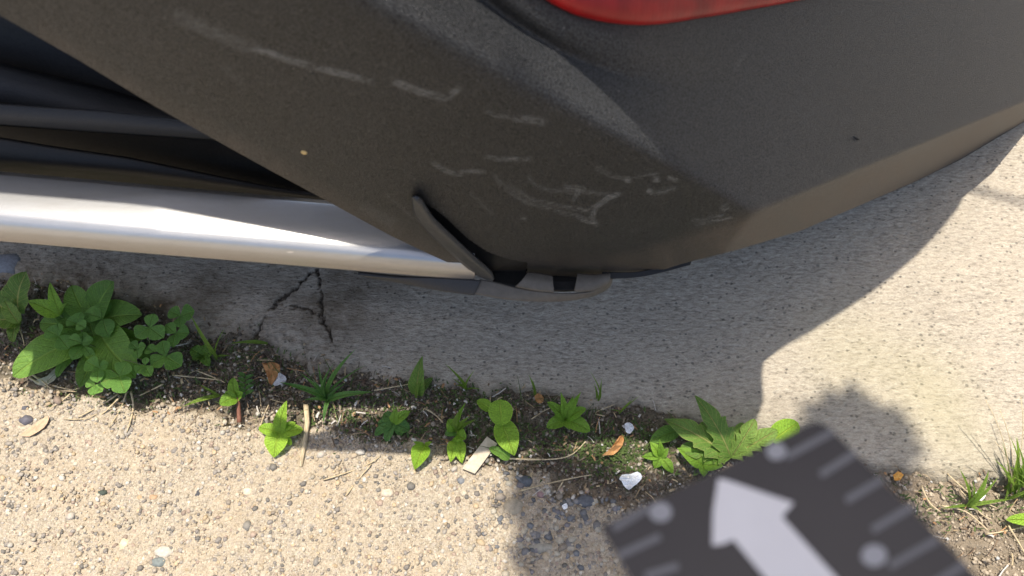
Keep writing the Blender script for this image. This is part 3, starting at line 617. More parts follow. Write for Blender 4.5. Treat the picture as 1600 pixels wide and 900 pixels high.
for k, (tx_, ty_) in enumerate([(88, 590), (238, 560), (225, 530), (80, 470), (140, 470), (190, 520), (175, 600), (60, 545)]):
    lf(p, (148 + (k % 3) * 6 - 6, 530), (tx_, ty_), 20 + (k * 7) % 9, 'oval', 'plantain', .006, .010 + .003 * (k % 4), arch=.3, wave=.04)
# 2 dull plant at the far left edge
p = plant('broadleaf_weed', (30, 500), 'dull green round-leaved weed at the left edge beside the plantain', 'weed')
for b, t, w_, z0, z1 in [((30, 490), (42, 424), 38, .012, .04), ((20, 500), (-14, 455), 36, .01, .03), ((35, 500), (-10, 502), 30, .01, .02), ((30, 505), (8, 470), 18, .02, .034), ((30, 500), (20, 535), 16, .006, .01)]:
    lf(p, b, t, w_, 'oval', 'dandelion', z0, z1, wave=.05, ns=20, nw=5)
# 3 seedling above plantain
p = plant('young_weed', (98, 493), 'young weed with three pointed bright leaves above the plantain', 'weed')
stem(gz(115, 512, .005), gz(92, 490, .03), .0009, p)
for t, w_, z1 in [((44, 470), 22, .04), ((78, 441), 15, .05), ((106, 473), 9, .05)]: lf(p, (95, 492), t, w_, 'ovate', 'seedling', .03, z1, arch=.15)
# clover: trefoil = part with three joined leaflets
def trefoil(pl, c, leafl, z, base):
    bs = gz(base[0], base[1], .003); cc = gz(c[0], c[1], z); stem(bs, cc, .0006, pl, sag=.006)
    for (tx_, ty_, w_) in leafl:
        lf(pl, c, (tx_, ty_), w_, 'wedge', 'clover', z, z + .002, arch=.12, fold=.18, ns=12, name='leaflet')
p = plant('clover', (170, 560), 'clover with small blue-green leaflets growing over the plantain', 'clover')
for c, lfs in [((161, 497), [((132, 489), (24)), ((163, 470), 24), ((170, 526), 26)]), ((128, 535), [((106, 529), 17), ((146, 531), 14), ((140, 535), 10)]), ((131, 541), [((112, 562), 20), ((148, 561), 12), ((130, 518), 14)]), ((155, 575), [((134, 565), 22), ((170, 568), 14), ((152, 598), 18)]), ((187, 588), [((157, 598), 28), ((200, 566), 26), ((196, 614), 26)]), ((227, 571), [((213, 583), 18), ((229, 558), 10), ((236, 588), 16)]), ((92, 525), [((72, 515), 20), ((90, 505), 14), ((108, 545), 22)]), ((148, 602), [((135, 596), 14), ((160, 612), 16), ((146, 618), 14)]), ((120, 505), [((104, 500), 15), ((128, 488), 15), ((134, 512), 16)]), ((215, 545), [((204, 535), 14), ((228, 540), 14), ((216, 560), 14)])]:
    trefoil(p, c, [(a, b, w_) for (a, b), w_ in lfs], random.uniform(.026, .042), (165 + random.uniform(-20, 20), 555))
p = plant('clover', (270, 545), 'clover with rounded leaflets on thin stalks right of the plantain', 'clover')
for c, lfs in [((234, 512), [((241, 490), 20), ((256, 528), 24), ((212, 527), 26)]), ((282, 494), [((264, 485), 20), ((304, 486), 26), ((282, 512), 18)]), ((275, 521), [((259, 507), 18), ((296, 520), 22), ((270, 543), 18)]), ((259, 557), [((236, 572), 24), ((284, 572), 28), ((254, 532), 20)]), ((240, 550), [((229, 543), 16), ((246, 540), 14), ((233, 538), 12)])]:
    trefoil(p, c, [(a, b, w_) for (a, b), w_ in lfs], random.uniform(.024, .040), (250 + random.uniform(-20, 30), 550))
# grass blades and small weeds
def blades(pl, base, tips, w_=5, m='grass', z=.03):
    for t in tips:
        tx_, ty_ = t[:2]; zz = t[2] if len(t) > 2 else z
        lf(pl, (base[0] + random.uniform(-3, 3), base[1] + random.uniform(-2, 2)), (tx_, ty_), t[3] if len(t) > 3 else w_, 'blade', m, .002, zz, arch=.25, fold=.35, ns=14, nw=2, name='blade')
p = plant('grass_tuft', (338, 560), 'single long grass blade leaning beside the clover', 'grass tuft'); blades(p, (338, 560), [(296, 488, .05, 6), (352, 512, .03, 3), (360, 556, .01, 4), (330, 545, .02, 3)])
p = plant('creeping_weed', (320, 555), 'low crinkled weed under the leaning grass blade', 'weed')
for t, w_ in [((298, 545), 20), ((332, 548), 26), ((328, 572), 14), ((300, 562), 12)]: lf(p, (318, 556), t, w_, 'oval', 'plantain', .004, .01, wave=.06)
p = plant('grass_tuft', (400, 537), 'flat pale grass blade lying on the crumbling concrete edge', 'grass tuft'); blades(p, (420, 537), [(360, 537, .012, 6)])
p = plant('grass_tuft', (330, 622), 'dull grass blade lying flat on the soil below the clover', 'grass tuft'); blades(p, (345, 620), [(285, 636, .006, 7), (310, 600, .015, 4)])
p = plant('red_stemmed_weed', (372, 632), 'small weed with a red stem and feathery side leaf', 'weed')
stem(gz(374, 660, .002), gz(372, 622, .012), .0028, p, redstem)
for b, t, w_ in [((368, 620), (364, 590), 16), ((370, 622), (343, 632), 22), ((372, 622), (380, 614), 14), ((368, 625), (352, 612), 12)]: lf(p, b, t, w_, 'oval', 'seedling', .012, .02, wave=.03)
for k in range(9): a = k / 9; lf(p, (383, 620 - k * 4), (383 + (14 if k % 2 else -12), 614 - k * 4), 6, 'oval', 'bluish', .010, .016, name='leaflet', ns=8)
p = plant('seedling', (437, 682), 'bright seedling half in sun with a large arrow-shaped lower leaf', 'seedling')
stem(gz(435, 690, .001), gz(438, 668, .014), .0012, p)
for t, w_, z1, pr in [((448, 626), 20, .028, 'ovate'), ((404, 668), 18, .016, 'oval'), ((474, 672), 20, .014, 'oval'), ((462, 660), 13, .018, 'oval'), ((428, 715), 34, .008, 'ovate'), ((456, 695), 12, .008, 'oval'), ((436, 655), 12, .02, 'oval')]: lf(p, (437, 676), t, w_, pr, 'heart', .012, z1, wave=.02)
p = plant('narrow_leaf_weed', (510, 622), 'tuft of long blue-green strap leaves in the middle of the joint', 'weed')
for t, w_, z1 in [((556, 545), 9, .060), ((436, 597), 10, .035), ((583, 613), 11, .02), ((523, 566), 4, .06), ((497, 567), 5, .04), ((468, 582), 6, .035), ((475, 625), 7, .015), ((505, 662), 7, .008), ((572, 570), 4, .03), ((488, 592), 6, .04), ((540, 598), 6, .02), ((512, 585), 6, .045)]:
    lf(p, (510 + random.uniform(-6, 6), 624 + random.uniform(-4, 4)), t, w_, 'blade', 'bluish', .004, z1, arch=.3, fold=.4, nw=3, ns=16)
stem(gz(520, 632, .004), gz(537, 690, .002), .0006, p)
p = plant('seedling', (612, 660), 'small seedling with pale stalk and lobed grey-green leaves left of the standing leaf', 'seedling')
stem(gz(604, 695, .002), gz(616, 655, .016), .0008, p, straw_m)
for t, w_, z1, pr in [((620, 636), 13, .026, 'ovate'), ((641, 643), 16, .026, 'oval'), ((590, 662), 14, .01, 'oval'), ((600, 645), 18, .014, 'oval'), ((640, 672), 20, .008, 'oval'), ((585, 680), 14, .006, 'oval'), ((603, 690), 14, .004, 'oval'), ((628, 680), 12, .004, 'oval')]: lf(p, (615, 661), t, w_, pr, 'seedling' if z1 > .02 else 'bluish', .015, z1, wave=.05)
p = plant('upright_leaf_weed', (655, 620), 'single upright toothed leaf against the concrete edge', 'weed')
lf(p, (652, 618), (660, 556), 26, 'ovate', 'dandelion', .004, .05, wave=.04); lf(p, (650, 622), (665, 575), 6, 'blade', 'grass', .006, .04); lf(p, (655, 615), (676, 590), 14, 'oval', 'dandelion', .004, .02, wave=.06)
p = plant('sunlit_weed', (660, 700), 'yellow-green curled leaf lying in the sun, left of the tan chip', 'weed')
lf(p, (664, 695), (648, 734), 28, 'ovate', 'heart', .010, .010, arch=.25, fold=.6, wave=.03); lf(p, (664, 697), (676, 690), 8, 'blade', 'heart', .008, .015); lf(p, (662, 697), (645, 690), 8, 'blade', 'seedling', .008, .015)
p = plant('leafy_weed', (712, 672), 'upright weed with mixed green leaves touching the tan chip', 'weed')
for b, t, w_, z1, pr, m_ in [((712, 688), (704, 722), 20, .008, 'ovate', 'heart'), ((716, 688), (722, 724), 20, .008, 'ovate', 'heart'), ((712, 680), (728, 686), 24, .02, 'oval', 'seedling'), ((712, 675), (700, 655), 22, .025, 'oval', 'seedling'), ((712, 670), (728, 628), 9, .05, 'lance', 'seedling'), ((712, 670), (718, 640), 9, .045, 'lance', 'grass'), ((714, 672), (736, 650), 8, .04, 'blade', 'grass'), ((712, 675), (695, 680), 14, .02, 'oval', 'bluish'), ((716, 672), (745, 655), 7, .03, 'blade', 'grass')]: lf(p, b, t, w_, pr, m_, .010, z1, wave=.03)
p = plant('grass_tuft', (728, 600), 'thin grass blades leaning on the concrete above the leafy weed', 'grass tuft'); blades(p, (728, 608), [(695, 568, .05, 5), (742, 578, .04, 4), (712, 602, .02, 4), (752, 608, .015, 3), (705, 590, .03, 3)])
p = plant('heart_leaf_seedling', (782, 662), 'seedling with two large veined yellow-green leaves, one above the other', 'seedling')
lf(p, (783, 658), (781, 624), 36, 'round', 'heart', .034, .044, arch=.12, fold=.18, wave=.02, heart=.7, ns=20, nw=6); lf(p, (786, 666), (804, 712), 36, 'ovate', 'heart', .022, .020, arch=.12, fold=.15, wave=.015, heart=.8, ns=20, nw=6)
lf(p, (790, 712), (764, 700), 14, 'oval', 'plantain', .010, .012); lf(p, (778, 704), (796, 718), 16, 'oval', 'plantain', .012, .008); stem(gz(782, 690, .0), gz(783, 663, .022), .0009, p)
lf(p, (768, 640), (745, 626), 18, 'oval', 'heart', .012, .018, label='yellowing leaf behind the pair')
p = plant('rosette_weed', (882, 652), 'bright rosette weed growing in the middle of the soil strip', 'weed')
for t, w_, z1, pr in [((876, 612), 12, .04, 'lance'), ((908, 612), 12, .045, 'lance'), ((896, 618), 13, .04, 'lance'), ((855, 628), 16, .03, 'oval'), ((916, 638), 18, .03, 'oval'), ((922, 674), 24, .016, 'oval'), ((854, 668), 20, .016, 'oval'), ((882, 622), 14, .035, 'lance'), ((866, 645), 18, .02, 'oval'), ((890, 672), 14, .014, 'lance')]: lf(p, (884, 655), t, w_, pr, 'seedling', .012, z1)
for nm, bs, tp, lb in [(0, (836, 618), [(826, 585, .04, 5), (832, 592, .03, 4)], 'tiny pair of grass blades at the concrete edge above the rosette weed'), (1, (934, 625), [(922, 580, .05, 3), (940, 590, .04, 4), (928, 598, .03, 4)], 'dark thin grass blades standing against the concrete right of the rosette weed'), (2, (968, 645), [(990, 622, .02, 3), (1000, 618, .02, 2), (950, 640, .02, 2)], 'fine wiry grass between the rosette weed and the dandelion')]:
    p = plant('grass_tuft', bs, lb, 'grass tuft'); blades(p, bs, tp)
p = plant('dandelion', (1140, 722), 'dandelion rosette with jagged leaves beside the ruler tip', 'dandelion')
for t, w_, z1 in [((1086, 618), 44, .050), ((1038, 655), 50, .035), ((1180, 655), 30, .04), ((1215, 672), 34, .04), ((1062, 700), 34, .02), ((1160, 660), 28, .03)]: lf(p, (1142, 715), t, w_, 'ovate' if w_ > 40 else 'oval', 'dandelion', .010, z1, lobes=(5, .34 if w_ > 40 else .6), ns=48, nw=5, wave=.03, fold=.2, arch=.2)
lf(p, (1205, 690), (1247, 660), 34, 'oval', 'heart', .030, .038, arch=.15); lf(p, (1060, 672), (1016, 690), 24, 'oval', 'plantain', .008, .012)
p = plant('seedling', (1032, 712), 'small bright seedling between the white petals and the ruler', 'seedling')
for t, w_, z1 in [((1015, 690), 16, .02), ((1030, 686), 10, .03), ((1002, 714), 12, .01), ((1052, 740), 16, .006), ((1045, 700), 12, .02), ((1022, 732), 14, .006)]: lf(p, (1032, 714), t, w_, 'lance', 'seedling', .012, z1)
p = plant('seedling', (1095, 728), 'seedling with one long bright leaf, half hidden by the ruler', 'seedling')
for t, w_, z1 in [((1058, 700), 24, .02), ((1130, 728), 18, .016), ((1100, 745), 14, .01)]: lf(p, (1098, 727), t, w_, 'ovate', 'seedling', .014, z1)
p = plant('grass_tuft', (1575, 770), 'sunlit grass tuft with seed stalks at the right edge of the soil', 'grass tuft')
for k in range(34):
    a = random.uniform(-2.6, -.4); L_ = random.uniform(25, 95); bx_ = 1590 + random.uniform(-26, 30); by_ = 770 + random.uniform(-12, 14)
    lf(p, (bx_, by_), (bx_ + math.cos(a) * L_ * .9, by_ + math.sin(a) * L_), random.uniform(2.5, 6), 'blade', 'grass', .002, random.uniform(.02, .06), arch=.3, fold=.35, ns=12, nw=2, name='blade')
for t in [(1540, 625), (1562, 640), (1555, 690), (1595, 620)]: stem(gz(1580, 770, .002), gz(t[0], t[1], .07), .0005, p, straw_m, .01, 'seed_stalk')
p = plant('grass_tuft', (1515, 790), 'sparse yellowing grass tuft left of the sunlit tuft', 'grass tuft'); blades(p, (1512, 790), [(1500, 735, .03, 5), (1545, 735, .04, 9), (1560, 745, .03, 5), (1498, 730, .04, 3), (1520, 750, .03, 4), (1470, 795, .01, 4), (1580, 780, .01, 5), (1535, 800, .006, 4)])
p = plant('broadleaf_seedling', (1600, 812), 'bright leaf poking in at the right edge below the grass', 'seedling'); lf(p, (1625, 815), (1572, 812), 16, 'oval', 'heart', .006, .012)

# low moss and tiny sprouts as ground cover
bm = bmesh.new()
for (cx, cy, sx, sy, cnt) in [(970, 715, 40, 16, 420), (900, 690, 60, 22, 400), (1000, 700, 40, 25, 250), (560, 640, 60, 25, 260), (700, 620, 60, 18, 260), (350, 570, 60, 25, 260), (760, 660, 30, 20, 160), (1290, 760, 60, 20, 120), (1480, 790, 60, 25, 160), (180, 620, 60, 12, 200), (60, 540, 50, 20, 160), (640, 670, 60, 18, 180)]:
    for _ in range(cnt):
        b = at(random.gauss(cx, sx), random.gauss(cy, sy)); L_ = random.uniform(.002, .007); a = random.uniform(0, 6.28); w_ = random.uniform(.0004, .0012)
        q = Vector((math.cos(a), math.sin(a), 0)); s2 = Vector((-q.y, q.x, 0)) * w_; b = V3(b) + Vector((0, 0, .001)); h_ = random.uniform(.2, 1.2) * L_
        v = [bm.verts.new(b - s2), bm.verts.new(b + s2), bm.verts.new(b + q * L_ * .6 + s2 * .8 + Vector((0, 0, h_ * .7))), bm.verts.new(b + q * L_ + Vector((0, 0, h_)))]
        bm.faces.new(v)
for _ in range(170):
    x_ = random.uniform(20, 1180); px_ = at(x_, 600); yy_ = float(edge_c(px_[0])); ya_ = float(edge_a(px_[0])); q_ = random.random() ** .6; b = Vector((px_[0], ya_ * (1 - q_) + yy_ * q_, .001)); L_ = random.uniform(.008, .024); a = random.uniform(0, 6.28); w_ = random.uniform(.0003, .0007)
    q = Vector((math.cos(a), math.sin(a), 0)); s2 = Vector((-q.y, q.x, 0)) * w_; pr_ = None
    for k in range(4):
        t_ = k / 3; c_ = b + q * L_ * t_ + Vector((0, 0, L_ * .7 * math.sin(t_ * 1.9))); cur = (bm.verts.new(c_ - s2 * (1 - t_ * .8)), bm.verts.new(c_ + s2 * (1 - t_ * .8)))
        if pr_: bm.faces.new((pr_[0], pr_[1], cur[1], cur[0]))
        pr_ = cur
tag(bmobj('ground_cover', bm, mat_plain('moss_green', (.035, .06, .015), (.09, .13, .035), .8, 150), smooth=False), 'low moss and tiny green sprouts scattered on the soil', 'ground cover', kind='stuff')
# fine dry litter
n = 1500; xs = rng.uniform(-.66, .72, n); t_ = rng.random(n) * 1.15 - .1; ys = edge_a(xs) * t_ + edge_c(xs) * (1 - t_) + rng.normal(0, .008, n); zs = np.maximum(soil_h(xs, ys), 0) + .002
Vv, Ff, Cc = [], [], []
LC = [(.30, .22, .13), (.16, .11, .07), (.42, .33, .20), (.10, .07, .05), (.22, .18, .13), (.34, .20, .10), (.50, .47, .42)]
for k in range(n):
    L_ = random.choice([.002, .003, .004, .006, .009, .016]) * random.uniform(.6, 1.3); w_ = random.uniform(.0002, .0006) if L_ > .007 else random.uniform(.0004, .0014); a = random.uniform(0, 6.28); c_ = random.choice(LC); i0 = len(Vv); bend = random.uniform(-.3, .3)
    for q in (0, .5, 1):
        aa = a + bend * q; x_, y_, z_ = xs[k] + math.cos(aa) * L_ * q, ys[k] + math.sin(aa) * L_ * q, zs[k] + .0015 * math.sin(q * 3.14) + random.uniform(0, .001)
        for s2, dz in ((-1, 0), (0, w_), (1, 0)): Vv.append((x_ - math.sin(aa) * w_ * s2, y_ + math.cos(aa) * w_ * s2, z_ + dz)); Cc.append((*c_, 1))
    for r2 in (0, 3):
        for c2 in (0, 1): Ff.append((i0 + r2 + c2, i0 + r2 + c2 + 1, i0 + r2 + c2 + 4, i0 + r2 + c2 + 3))
me = bpy.data.meshes.new('litter'); me.from_pydata(Vv, [], Ff); ca = me.attributes.new('col', 'FLOAT_COLOR', 'POINT'); ca.data.foreach_set('color', np.array(Cc, np.float32).reshape(-1))
tag(mk('plant_litter', me, M['litter']), 'fine dry fibres and crumbs of dead plants on the soil', 'litter', kind='stuff')
# tiny white seed fluff
n = 140; xs = rng.uniform(-.55, .7, n); t_ = rng.random(n); ys = edge_a(xs) * t_ + edge_c(xs) * (1 - t_)
tag(pebbles('seed_fluff', np.stack([xs, ys, np.full(n, .004)], -1), .0006 + .0016 * rng.random(n) ** 2, np.tile((.40, .39, .36), (n, 1)), .5, M['litter']), 'tiny white seed fluff caught in the soil strip', 'fluff', kind='stuff')

# individual dry stems
def straw(pts, r, label=None, m=None, z=.004, group=None, name='straw'):
    q = cm(pts, 5); P_ = [at(x, y, z + .003 * math.sin(k * .9)) for k, (x, y) in enumerate(q)]
    rr_ = [r * (1 - .45 * k / len(P_)) for k in range(len(P_))]
    bs = V3(P_[0]); o = tube(name, P_, rr_, m or straw_m, None, 6, .1); tag(o, label, 'dry stem', group); return o
straw([(585, 610), (640, 600), (668, 582), (700, 560)][:2] + [(642, 598)], .0008, 'thin dry stalk pointing right from the strap-leaved tuft')
straw([(790, 716), (850, 718), (890, 712), (915, 690)], .0010, 'long curved tan stem arching right from the paired heart leaves')
straw([(810, 768), (850, 757), (900, 746), (925, 742)], .0009, 'straight tan twig with a fork on the shaded stones')
straw([(880, 752), (870, 768)], .0008, 'short side piece of the forked twig on the shaded stones')
straw([(505, 750), (560, 732), (590, 716), (605, 700)], .0008, 'dry stalk lying on the sunlit road below the strap-leaved tuft')
straw([(540, 775), (555, 755), (580, 725)], .0010, 'brown dry stalk crossing the sunlit road below the middle seedling')
straw([(664, 638), (680, 648), (692, 660)], .0011, 'short pale stalk between the upright leaf and leafy weed')
straw([(945, 650), (930, 645), (960, 632)], .0007, 'thin hooked stem right of the rosette weed')
straw([(405, 672), (412, 650), (420, 632)], .0008, 'thin straight stalk left of the bright seedling')
straw([(830, 655), (845, 645), (862, 636)], .0007, 'short tan stalk behind the rosette weed')
WH = [('upper straw of the three curving below the largest plantain leaf', [(50, 585), (75, 600), (115, 610)]), ('lower straw of the three curving below the largest plantain leaf', [(45, 590), (80, 607), (120, 612)]), ('middle straw of the three curving below the largest plantain leaf', [(60, 590), (90, 612), (125, 606)]),
      ('bent straw reaching furthest down-left from the foot of the clover', [(185, 615), (160, 632), (122, 652)]), ('straw beside the bent one at the foot of the clover', [(190, 618), (165, 640), (130, 656)]), ('straw fanning down onto the sunlit road below the clover', [(198, 612), (188, 640), (170, 668)]), ('steepest straw hanging straight down below the clover', [(205, 612), (208, 640), (198, 676)]),
      ('long flat straw lying on the road under the clover fan', [(180, 628), (150, 652), (100, 655)]), ('short straw alone on the soil right of the clover fan', [(255, 600), (235, 610), (218, 618)]), ('hair-thin straw at the dull weed by the left edge', [(30, 510), (38, 540), (34, 560)]), ('grey straw lying level left of the red-stemmed weed', [(270, 586), (310, 590), (345, 594)]), ('short straw slanting towards the red-stemmed weed', [(310, 580), (340, 592), (352, 598)]), ('straw end poking onto the road left of the clover fan', [(110, 615), (95, 628), (75, 640)]),
      ('straw running from the yellowing tuft down to the right', [(1480, 740), (1520, 775), (1560, 795)]), ('curved straw left of the yellowing grass tuft', [(1470, 790), (1510, 800), (1545, 830)]), ('level straw under the bright leaf at the right edge', [(1540, 835), (1580, 828), (1620, 818)]), ('steep straw below the bright leaf at the right edge', [(1575, 820), (1590, 845), (1605, 870)]), ('straw through the middle of the yellowing grass tuft', [(1500, 765), (1530, 800), (1550, 812)]), ('short straw nearest the ruler right of it', [(1440, 760), (1452, 785), (1470, 800)])]
for k, (lb, pts) in enumerate(WH): straw(pts, random.uniform(.0008, .0013), lb, group='dry straws under the plantain' if k < 13 else 'dry straws by the right grass tufts')
# wooden splinter
sm_ = mat_plain('split_wood', (.30, .22, .13), (.62, .52, .34), .75, 120, .0008, (8, 1, 1))
bm = bmesh.new(); A_ = [at(478, 632, .005), at(480, 660, .0065), at(476, 690, .0065), at(470, 729, .0055)]; W_ = [.0034, .0032, .0028, .0020]; prev = None
for p_, w_ in zip(A_, W_):
    p_ = V3(p_); ring = [bm.verts.new(p_ + Vector(v)) for v in ((-w_, 0, -.001), (-w_ * .6, 0, .0018), (w_ * .5, 0, .0012), (w_, 0, -.0012))]
    if prev:
        for k in range(4): bm.faces.new((prev[k], prev[(k + 1) % 4], ring[(k + 1) % 4], ring[k]))
    else: bm.faces.new(ring[::-1])
    prev = ring
bm.faces.new(prev); tag(bmobj('wood_splinter', bm, sm_), 'pale split stick lying across the shadow edge right of the bright seedling', 'stick')
def slab(name, poly, z, th, m, label, cat, tilt=0, crumple=0):
    bm = bmesh.new(); pts = [at(x, y, z + tilt * (y - poly[0][1])) for x, y in poly]
    if len(poly) > 3:
        c_ = np.mean(pts, 0); vs = [bm.verts.new(V3(p)) for p in pts]; inner = [bm.verts.new(V3(p * .5 + c_ * .5) + Vector((0, 0, random.uniform(-1, 1.5) * crumple))) for p in pts]; cv = bm.verts.new(V3(c_) + Vector((0, 0, crumple))); n_ = len(vs)
        for k in range(n_): bm.faces.new((vs[k], vs[(k + 1) % n_], inner[(k + 1) % n_], inner[k])); bm.faces.new((inner[k], inner[(k + 1) % n_], cv))
        for v in vs: v.co.z += random.uniform(-1, 1) * crumple
    o = bmobj(name, bm, m, None, False); md = o.modifiers.new('thickness', 'SOLIDIFY'); md.thickness = th; md.offset = -1; return tag(o, label, cat)
slab('wood_chip', cm([(761, 682), (777, 693), (742, 740), (722, 732)], 1) , .0085, .0022, mat_plain('weathered_chip', (.38, .32, .23), (.55, .48, .37), .8, 160, .0008), 'flat tan rectangular chip below the heart-leaf seedling', 'wood chip')
pet = mat_plain('white_petal', (.60, .61, .62), (.80, .81, .82), .6, 120, .001)
slab('petal', cm([(968, 748), (972, 742), (985, 741), (996, 737), (1003, 745), (999, 752), (990, 760), (982, 766), (975, 758), (968, 748)], 2)[:-1], .009, .0006, pet, 'large crumpled white petal left of the ruler edge', 'petal', crumple=.0022)
slab('petal', cm([(976, 662), (984, 660), (991, 668), (985, 677), (978, 675), (976, 662)], 2)[:-1], .012, .0006, pet, 'small white petal beside the curled brown leaf', 'petal', crumple=.0018)
slab('petal', cm([(878, 790), (885, 786), (887, 793), (881, 796), (878, 790)], 2)[:-1], .006, .0012, pet, 'tiny white flake on the shaded stones', 'petal', crumple=.0006)
slab('petal', cm([(1524, 770), (1532, 766), (1540, 774), (1534, 782), (1526, 780), (1524, 770)], 2)[:-1], .008, .0008, pet, 'white flake in the grass at the right edge', 'petal', crumple=.0012)
bl = mat_plain('dry_brown_leaf', (.22, .10, .035), (.45, .24, .09), .7, 90, .001)
slab('dry_leaf', cm([(410, 568), (424, 566), (437, 570), (436, 582), (424, 602), (418, 590), (410, 568)], 2)[:-1], .010, .0005, bl, 'orange dry leaf piece among the litter above the bright seedling', 'dead leaf', crumple=.002)
slab('paper_scrap', cm([(436, 582), (446, 588), (446, 596), (434, 602), (426, 600), (436, 582)], 2)[:-1], .009, .0005, mat_plain('grey_scrap', (.35, .35, .36), (.5, .5, .5), .8), 'small grey-white scrap against the orange leaf piece', 'scrap', crumple=.001)
slab('dry_leaf', cm([(940, 712), (955, 700), (968, 682), (975, 682), (972, 697), (958, 710), (940, 712)], 2)[:-1], .010, .0006, bl, 'curled red-brown leaf below the small white petal', 'dead leaf', crumple=.003)
slab('dry_leaf', cm([(835, 618), (842, 615), (850, 622), (846, 630), (838, 628), (835, 618)], 2)[:-1], .010, .0006, bl, 'tiny curled orange leaf left of the rosette weed', 'dead leaf', crumple=.002)
slab('dry_leaf', cm([(30, 680), (50, 665), (66, 655), (76, 650), (74, 662), (60, 674), (45, 682), (30, 680)], 2)[:-1], .0075, .0006, mat_plain('tan_leaf', (.36, .24, .15), (.52, .38, .25), .8, 120, .0008), 'flat tan dry leaf on the sunlit road at the left', 'dead leaf', crumple=.0008)
slab('dry_leaf', cm([(52, 596), (68, 592), (95, 566), (100, 568), (90, 588), (76, 600), (60, 602), (52, 596)], 2)[:-1], .006, .0006, mat_plain('bleached_leaf', (.30, .27, .20), (.45, .42, .33), .8, 120, .0008), 'bleached dead leaf under the largest plantain leaf', 'dead leaf', crumple=.001)
slab('dry_leaf', cm([(1396, 742), (1404, 736), (1412, 742), (1406, 750), (1398, 750), (1396, 742)], 2)[:-1], .009, .0006, mat_plain('orange_leaf', (.50, .22, .04), (.65, .38, .10), .7, 200), 'tiny orange leaf at the right of the ruler', 'dead leaf', crumple=.0015)
def stone(name, px, r, col, label):
    bm = bmesh.new(); bmesh.ops.create_icosphere(bm, subdivisions=2, radius=1); c_ = at(*px, .0022)
    for v in bm.verts:
        n_ = math.sin(v.co.x * 5 + px[0]) * math.cos(v.co.y * 4) * .12 + math.sin(v.co.z * 7 + v.co.x * 3) * .06; v.co = Vector((v.co.x * r[0], v.co.y * r[1], v.co.z * r[2])) * (1 + n_ + random.uniform(-.07, .07)) + V3(c_)
    return tag(bmobj(name, bm, mat_plain('stone_%d' % px[0], tuple(c * .7 for c in col), tuple(min(1, c * 1.2) for c in col), .75, 260, .001)), label, 'stone')
stone('pebble', (43, 657), (.008, .006, .005), (.10, .095, .11), 'dark grey pebble on the sunlit road beside the flat tan leaf')
stone('pebble', (40, 638), (.004, .003, .003), (.09, .09, .10), 'small dark pebble just above the larger dark pebble at left')
stone('pebble', (8, 412), (.020, .014, .008), (.22, .23, .25), 'blue-grey stone at the left edge above the weeds')
stone('pebble', (802, 790), (.011, .009, .0035), (.34, .29, .21), 'flat tan stone in the shaded road below the tan chip')
stone('pebble', (845, 772), (.005, .004, .003), (.26, .17, .16), 'pinkish stone in the shaded road')
stone('pebble', (820, 752), (.008, .006, .003), (.10, .11, .12), 'dark blue-grey stone in the shaded road')
stone('pebble', (915, 783), (.010, .007, .003), (.10, .105, .115), 'large dark stone in the shaded road left of the ruler')
stone('pebble', (848, 855), (.014, .006, .003), (.28, .26, .21), 'long grey stone at the bottom of the shaded road')
stone('pebble', (218, 778), (.004, .003, .003), (.42, .30, .18), 'round ochre pebble in the sunlit road, left of a pair')
stone('pebble', (240, 777), (.0045, .003, .003), (.45, .30, .18), 'oval ochre pebble in the sunlit road, right of a pair')
stone('pebble', (256, 862), (.010, .006, .003), (.44, .40, .33), 'long white stone in the sunlit road near the bottom')
stone('pebble', (247, 878), (.008, .005, .003), (.16, .18, .17), 'greenish grey stone below the long white stone')
stone('pebble', (195, 850), (.005, .006, .003), (.58, .50, .32), 'cream pebble in the sunlit road left of the long white stone')
stone('pebble', (160, 770), (.005, .003, .003), (.06, .075, .06), 'small dark green pebble in the sunlit road')
stone('pebble', (310, 770), (.003, .005, .003), (.07, .07, .075), 'narrow dark pebble in the middle of the sunlit road')
stone('pebble', (387, 768), (.005, .005, .003), (.55, .46, .33), 'round cream pebble in the middle of the sunlit road')
stone('pebble', (605, 770), (.007, .005, .003), (.50, .42, .32), 'cream pebble in the sunlit road below the yellow-green curled leaf')

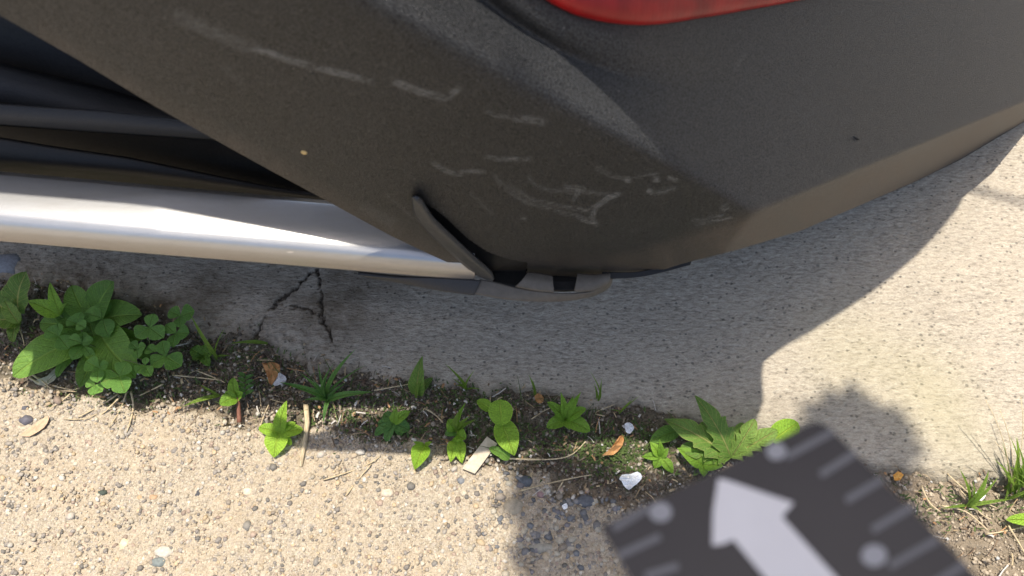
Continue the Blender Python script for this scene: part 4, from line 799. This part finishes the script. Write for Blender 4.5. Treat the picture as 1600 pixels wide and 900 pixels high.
# ------------------------------------------------------------ ruler
rblack = mat_plain('ruler_black', (.016, .0125, .0135), (.020, .016, .017), .45, 60, .00002, spec=.45); rwhite = mat_plain('ruler_white', (.60, .57, .555), (.64, .61, .595), .5, 60, .00002); rgrey = mat_plain('ruler_grey_print', (.13, .125, .128), (.15, .145, .148), .5, 60, .00002)
def pd(x, y, dep): d_ = ray(x, y); f_ = np.array([0, cp, -sp]); return O + d_ * dep
RP = (lambda a, b, c: plane3(a, b, c))(pd(940, 822, .156), pd(1290, 655, .158), pd(1600, 965, .128))
if RP[0] @ (O - RP[1] * RP[0]) < 0 and False: pass
nr = RP[0] if RP[0][2] > 0 else -RP[0]; RP = (nr, nr @ pd(940, 822, .156))
def rprism(name, poly, off, th, m, parent):
    bm = bmesh.new(); pts = [V3(hit((RP[0], RP[1] + off), x, y)) for x, y in poly]; vs = [bm.verts.new(p) for p in pts]; f = bm.faces.new(vs)
    r = bmesh.ops.extrude_face_region(bm, geom=[f]); bmesh.ops.translate(bm, verts=[v for v in r['geom'] if isinstance(v, bmesh.types.BMVert)], vec=-V3(RP[0]) * th)
    bmesh.ops.triangulate(bm, faces=[f_ for f_ in bm.faces if len(f_.verts) > 4]); return bmobj(name, bm, m, parent, False)
ruler = empty('ruler', hit(RP, 1300, 1000), 'blurred black measuring scale with a white arrow held close over the ground', 'ruler')
rprism('ruler_plate', [(938, 823), (1100, 745), (1262, 664), (1276, 660), (1290, 664), (1302, 674), (1420, 792), (1530, 902), (1760, 1132), (1160, 1160), (1060, 1010), (985, 903)], 0, .0008, rblack, ruler)
rprism('arrow_mark', [(1122, 748), (1135, 750), (1240, 786), (1228, 800), (1222, 808), (1300, 895), (1400, 1010), (1310, 1030), (1225, 938), (1146, 843), (1130, 850), (1113, 852), (1114, 800)], .00012, .0001, rwhite, ruler)
for cx, cy, r0 in ((1032, 800, 17), (1213, 705, 15), (1366, 868, 19)):
    rprism('dot_mark', [(cx + math.cos(a) * r0 * 1.05, cy + math.sin(a) * r0 * .9) for a in np.linspace(0, 6.283, 25)[:-1]], .00012, .0001, mat_plain('ruler_dot', (.26, .255, .26), (.32, .31, .315), .5, 60, .00002), ruler)
for (ax, ay), (bx_, by_) in [((1228, 714), (1302, 674)), ((1282, 742), (1336, 708)), ((1322, 782), (1380, 748)), ((1363, 828), (1428, 790)), ((1390, 885), (1466, 842)), ((1440, 925), (1510, 880)), ((958, 826), (1012, 794)), ((966, 868), (1032, 838)), ((1008, 900), (1060, 884))]:
    dx, dy = bx_ - ax, by_ - ay; L_ = math.hypot(dx, dy); ox, oy = -dy / L_ * 5.5, dx / L_ * 5.5
    rprism('tick_mark', [(ax + ox, ay + oy), (ax - ox, ay - oy), (bx_ - ox, by_ - oy), (bx_ + ox, by_ + oy)], .00012, .0001, rgrey, ruler)
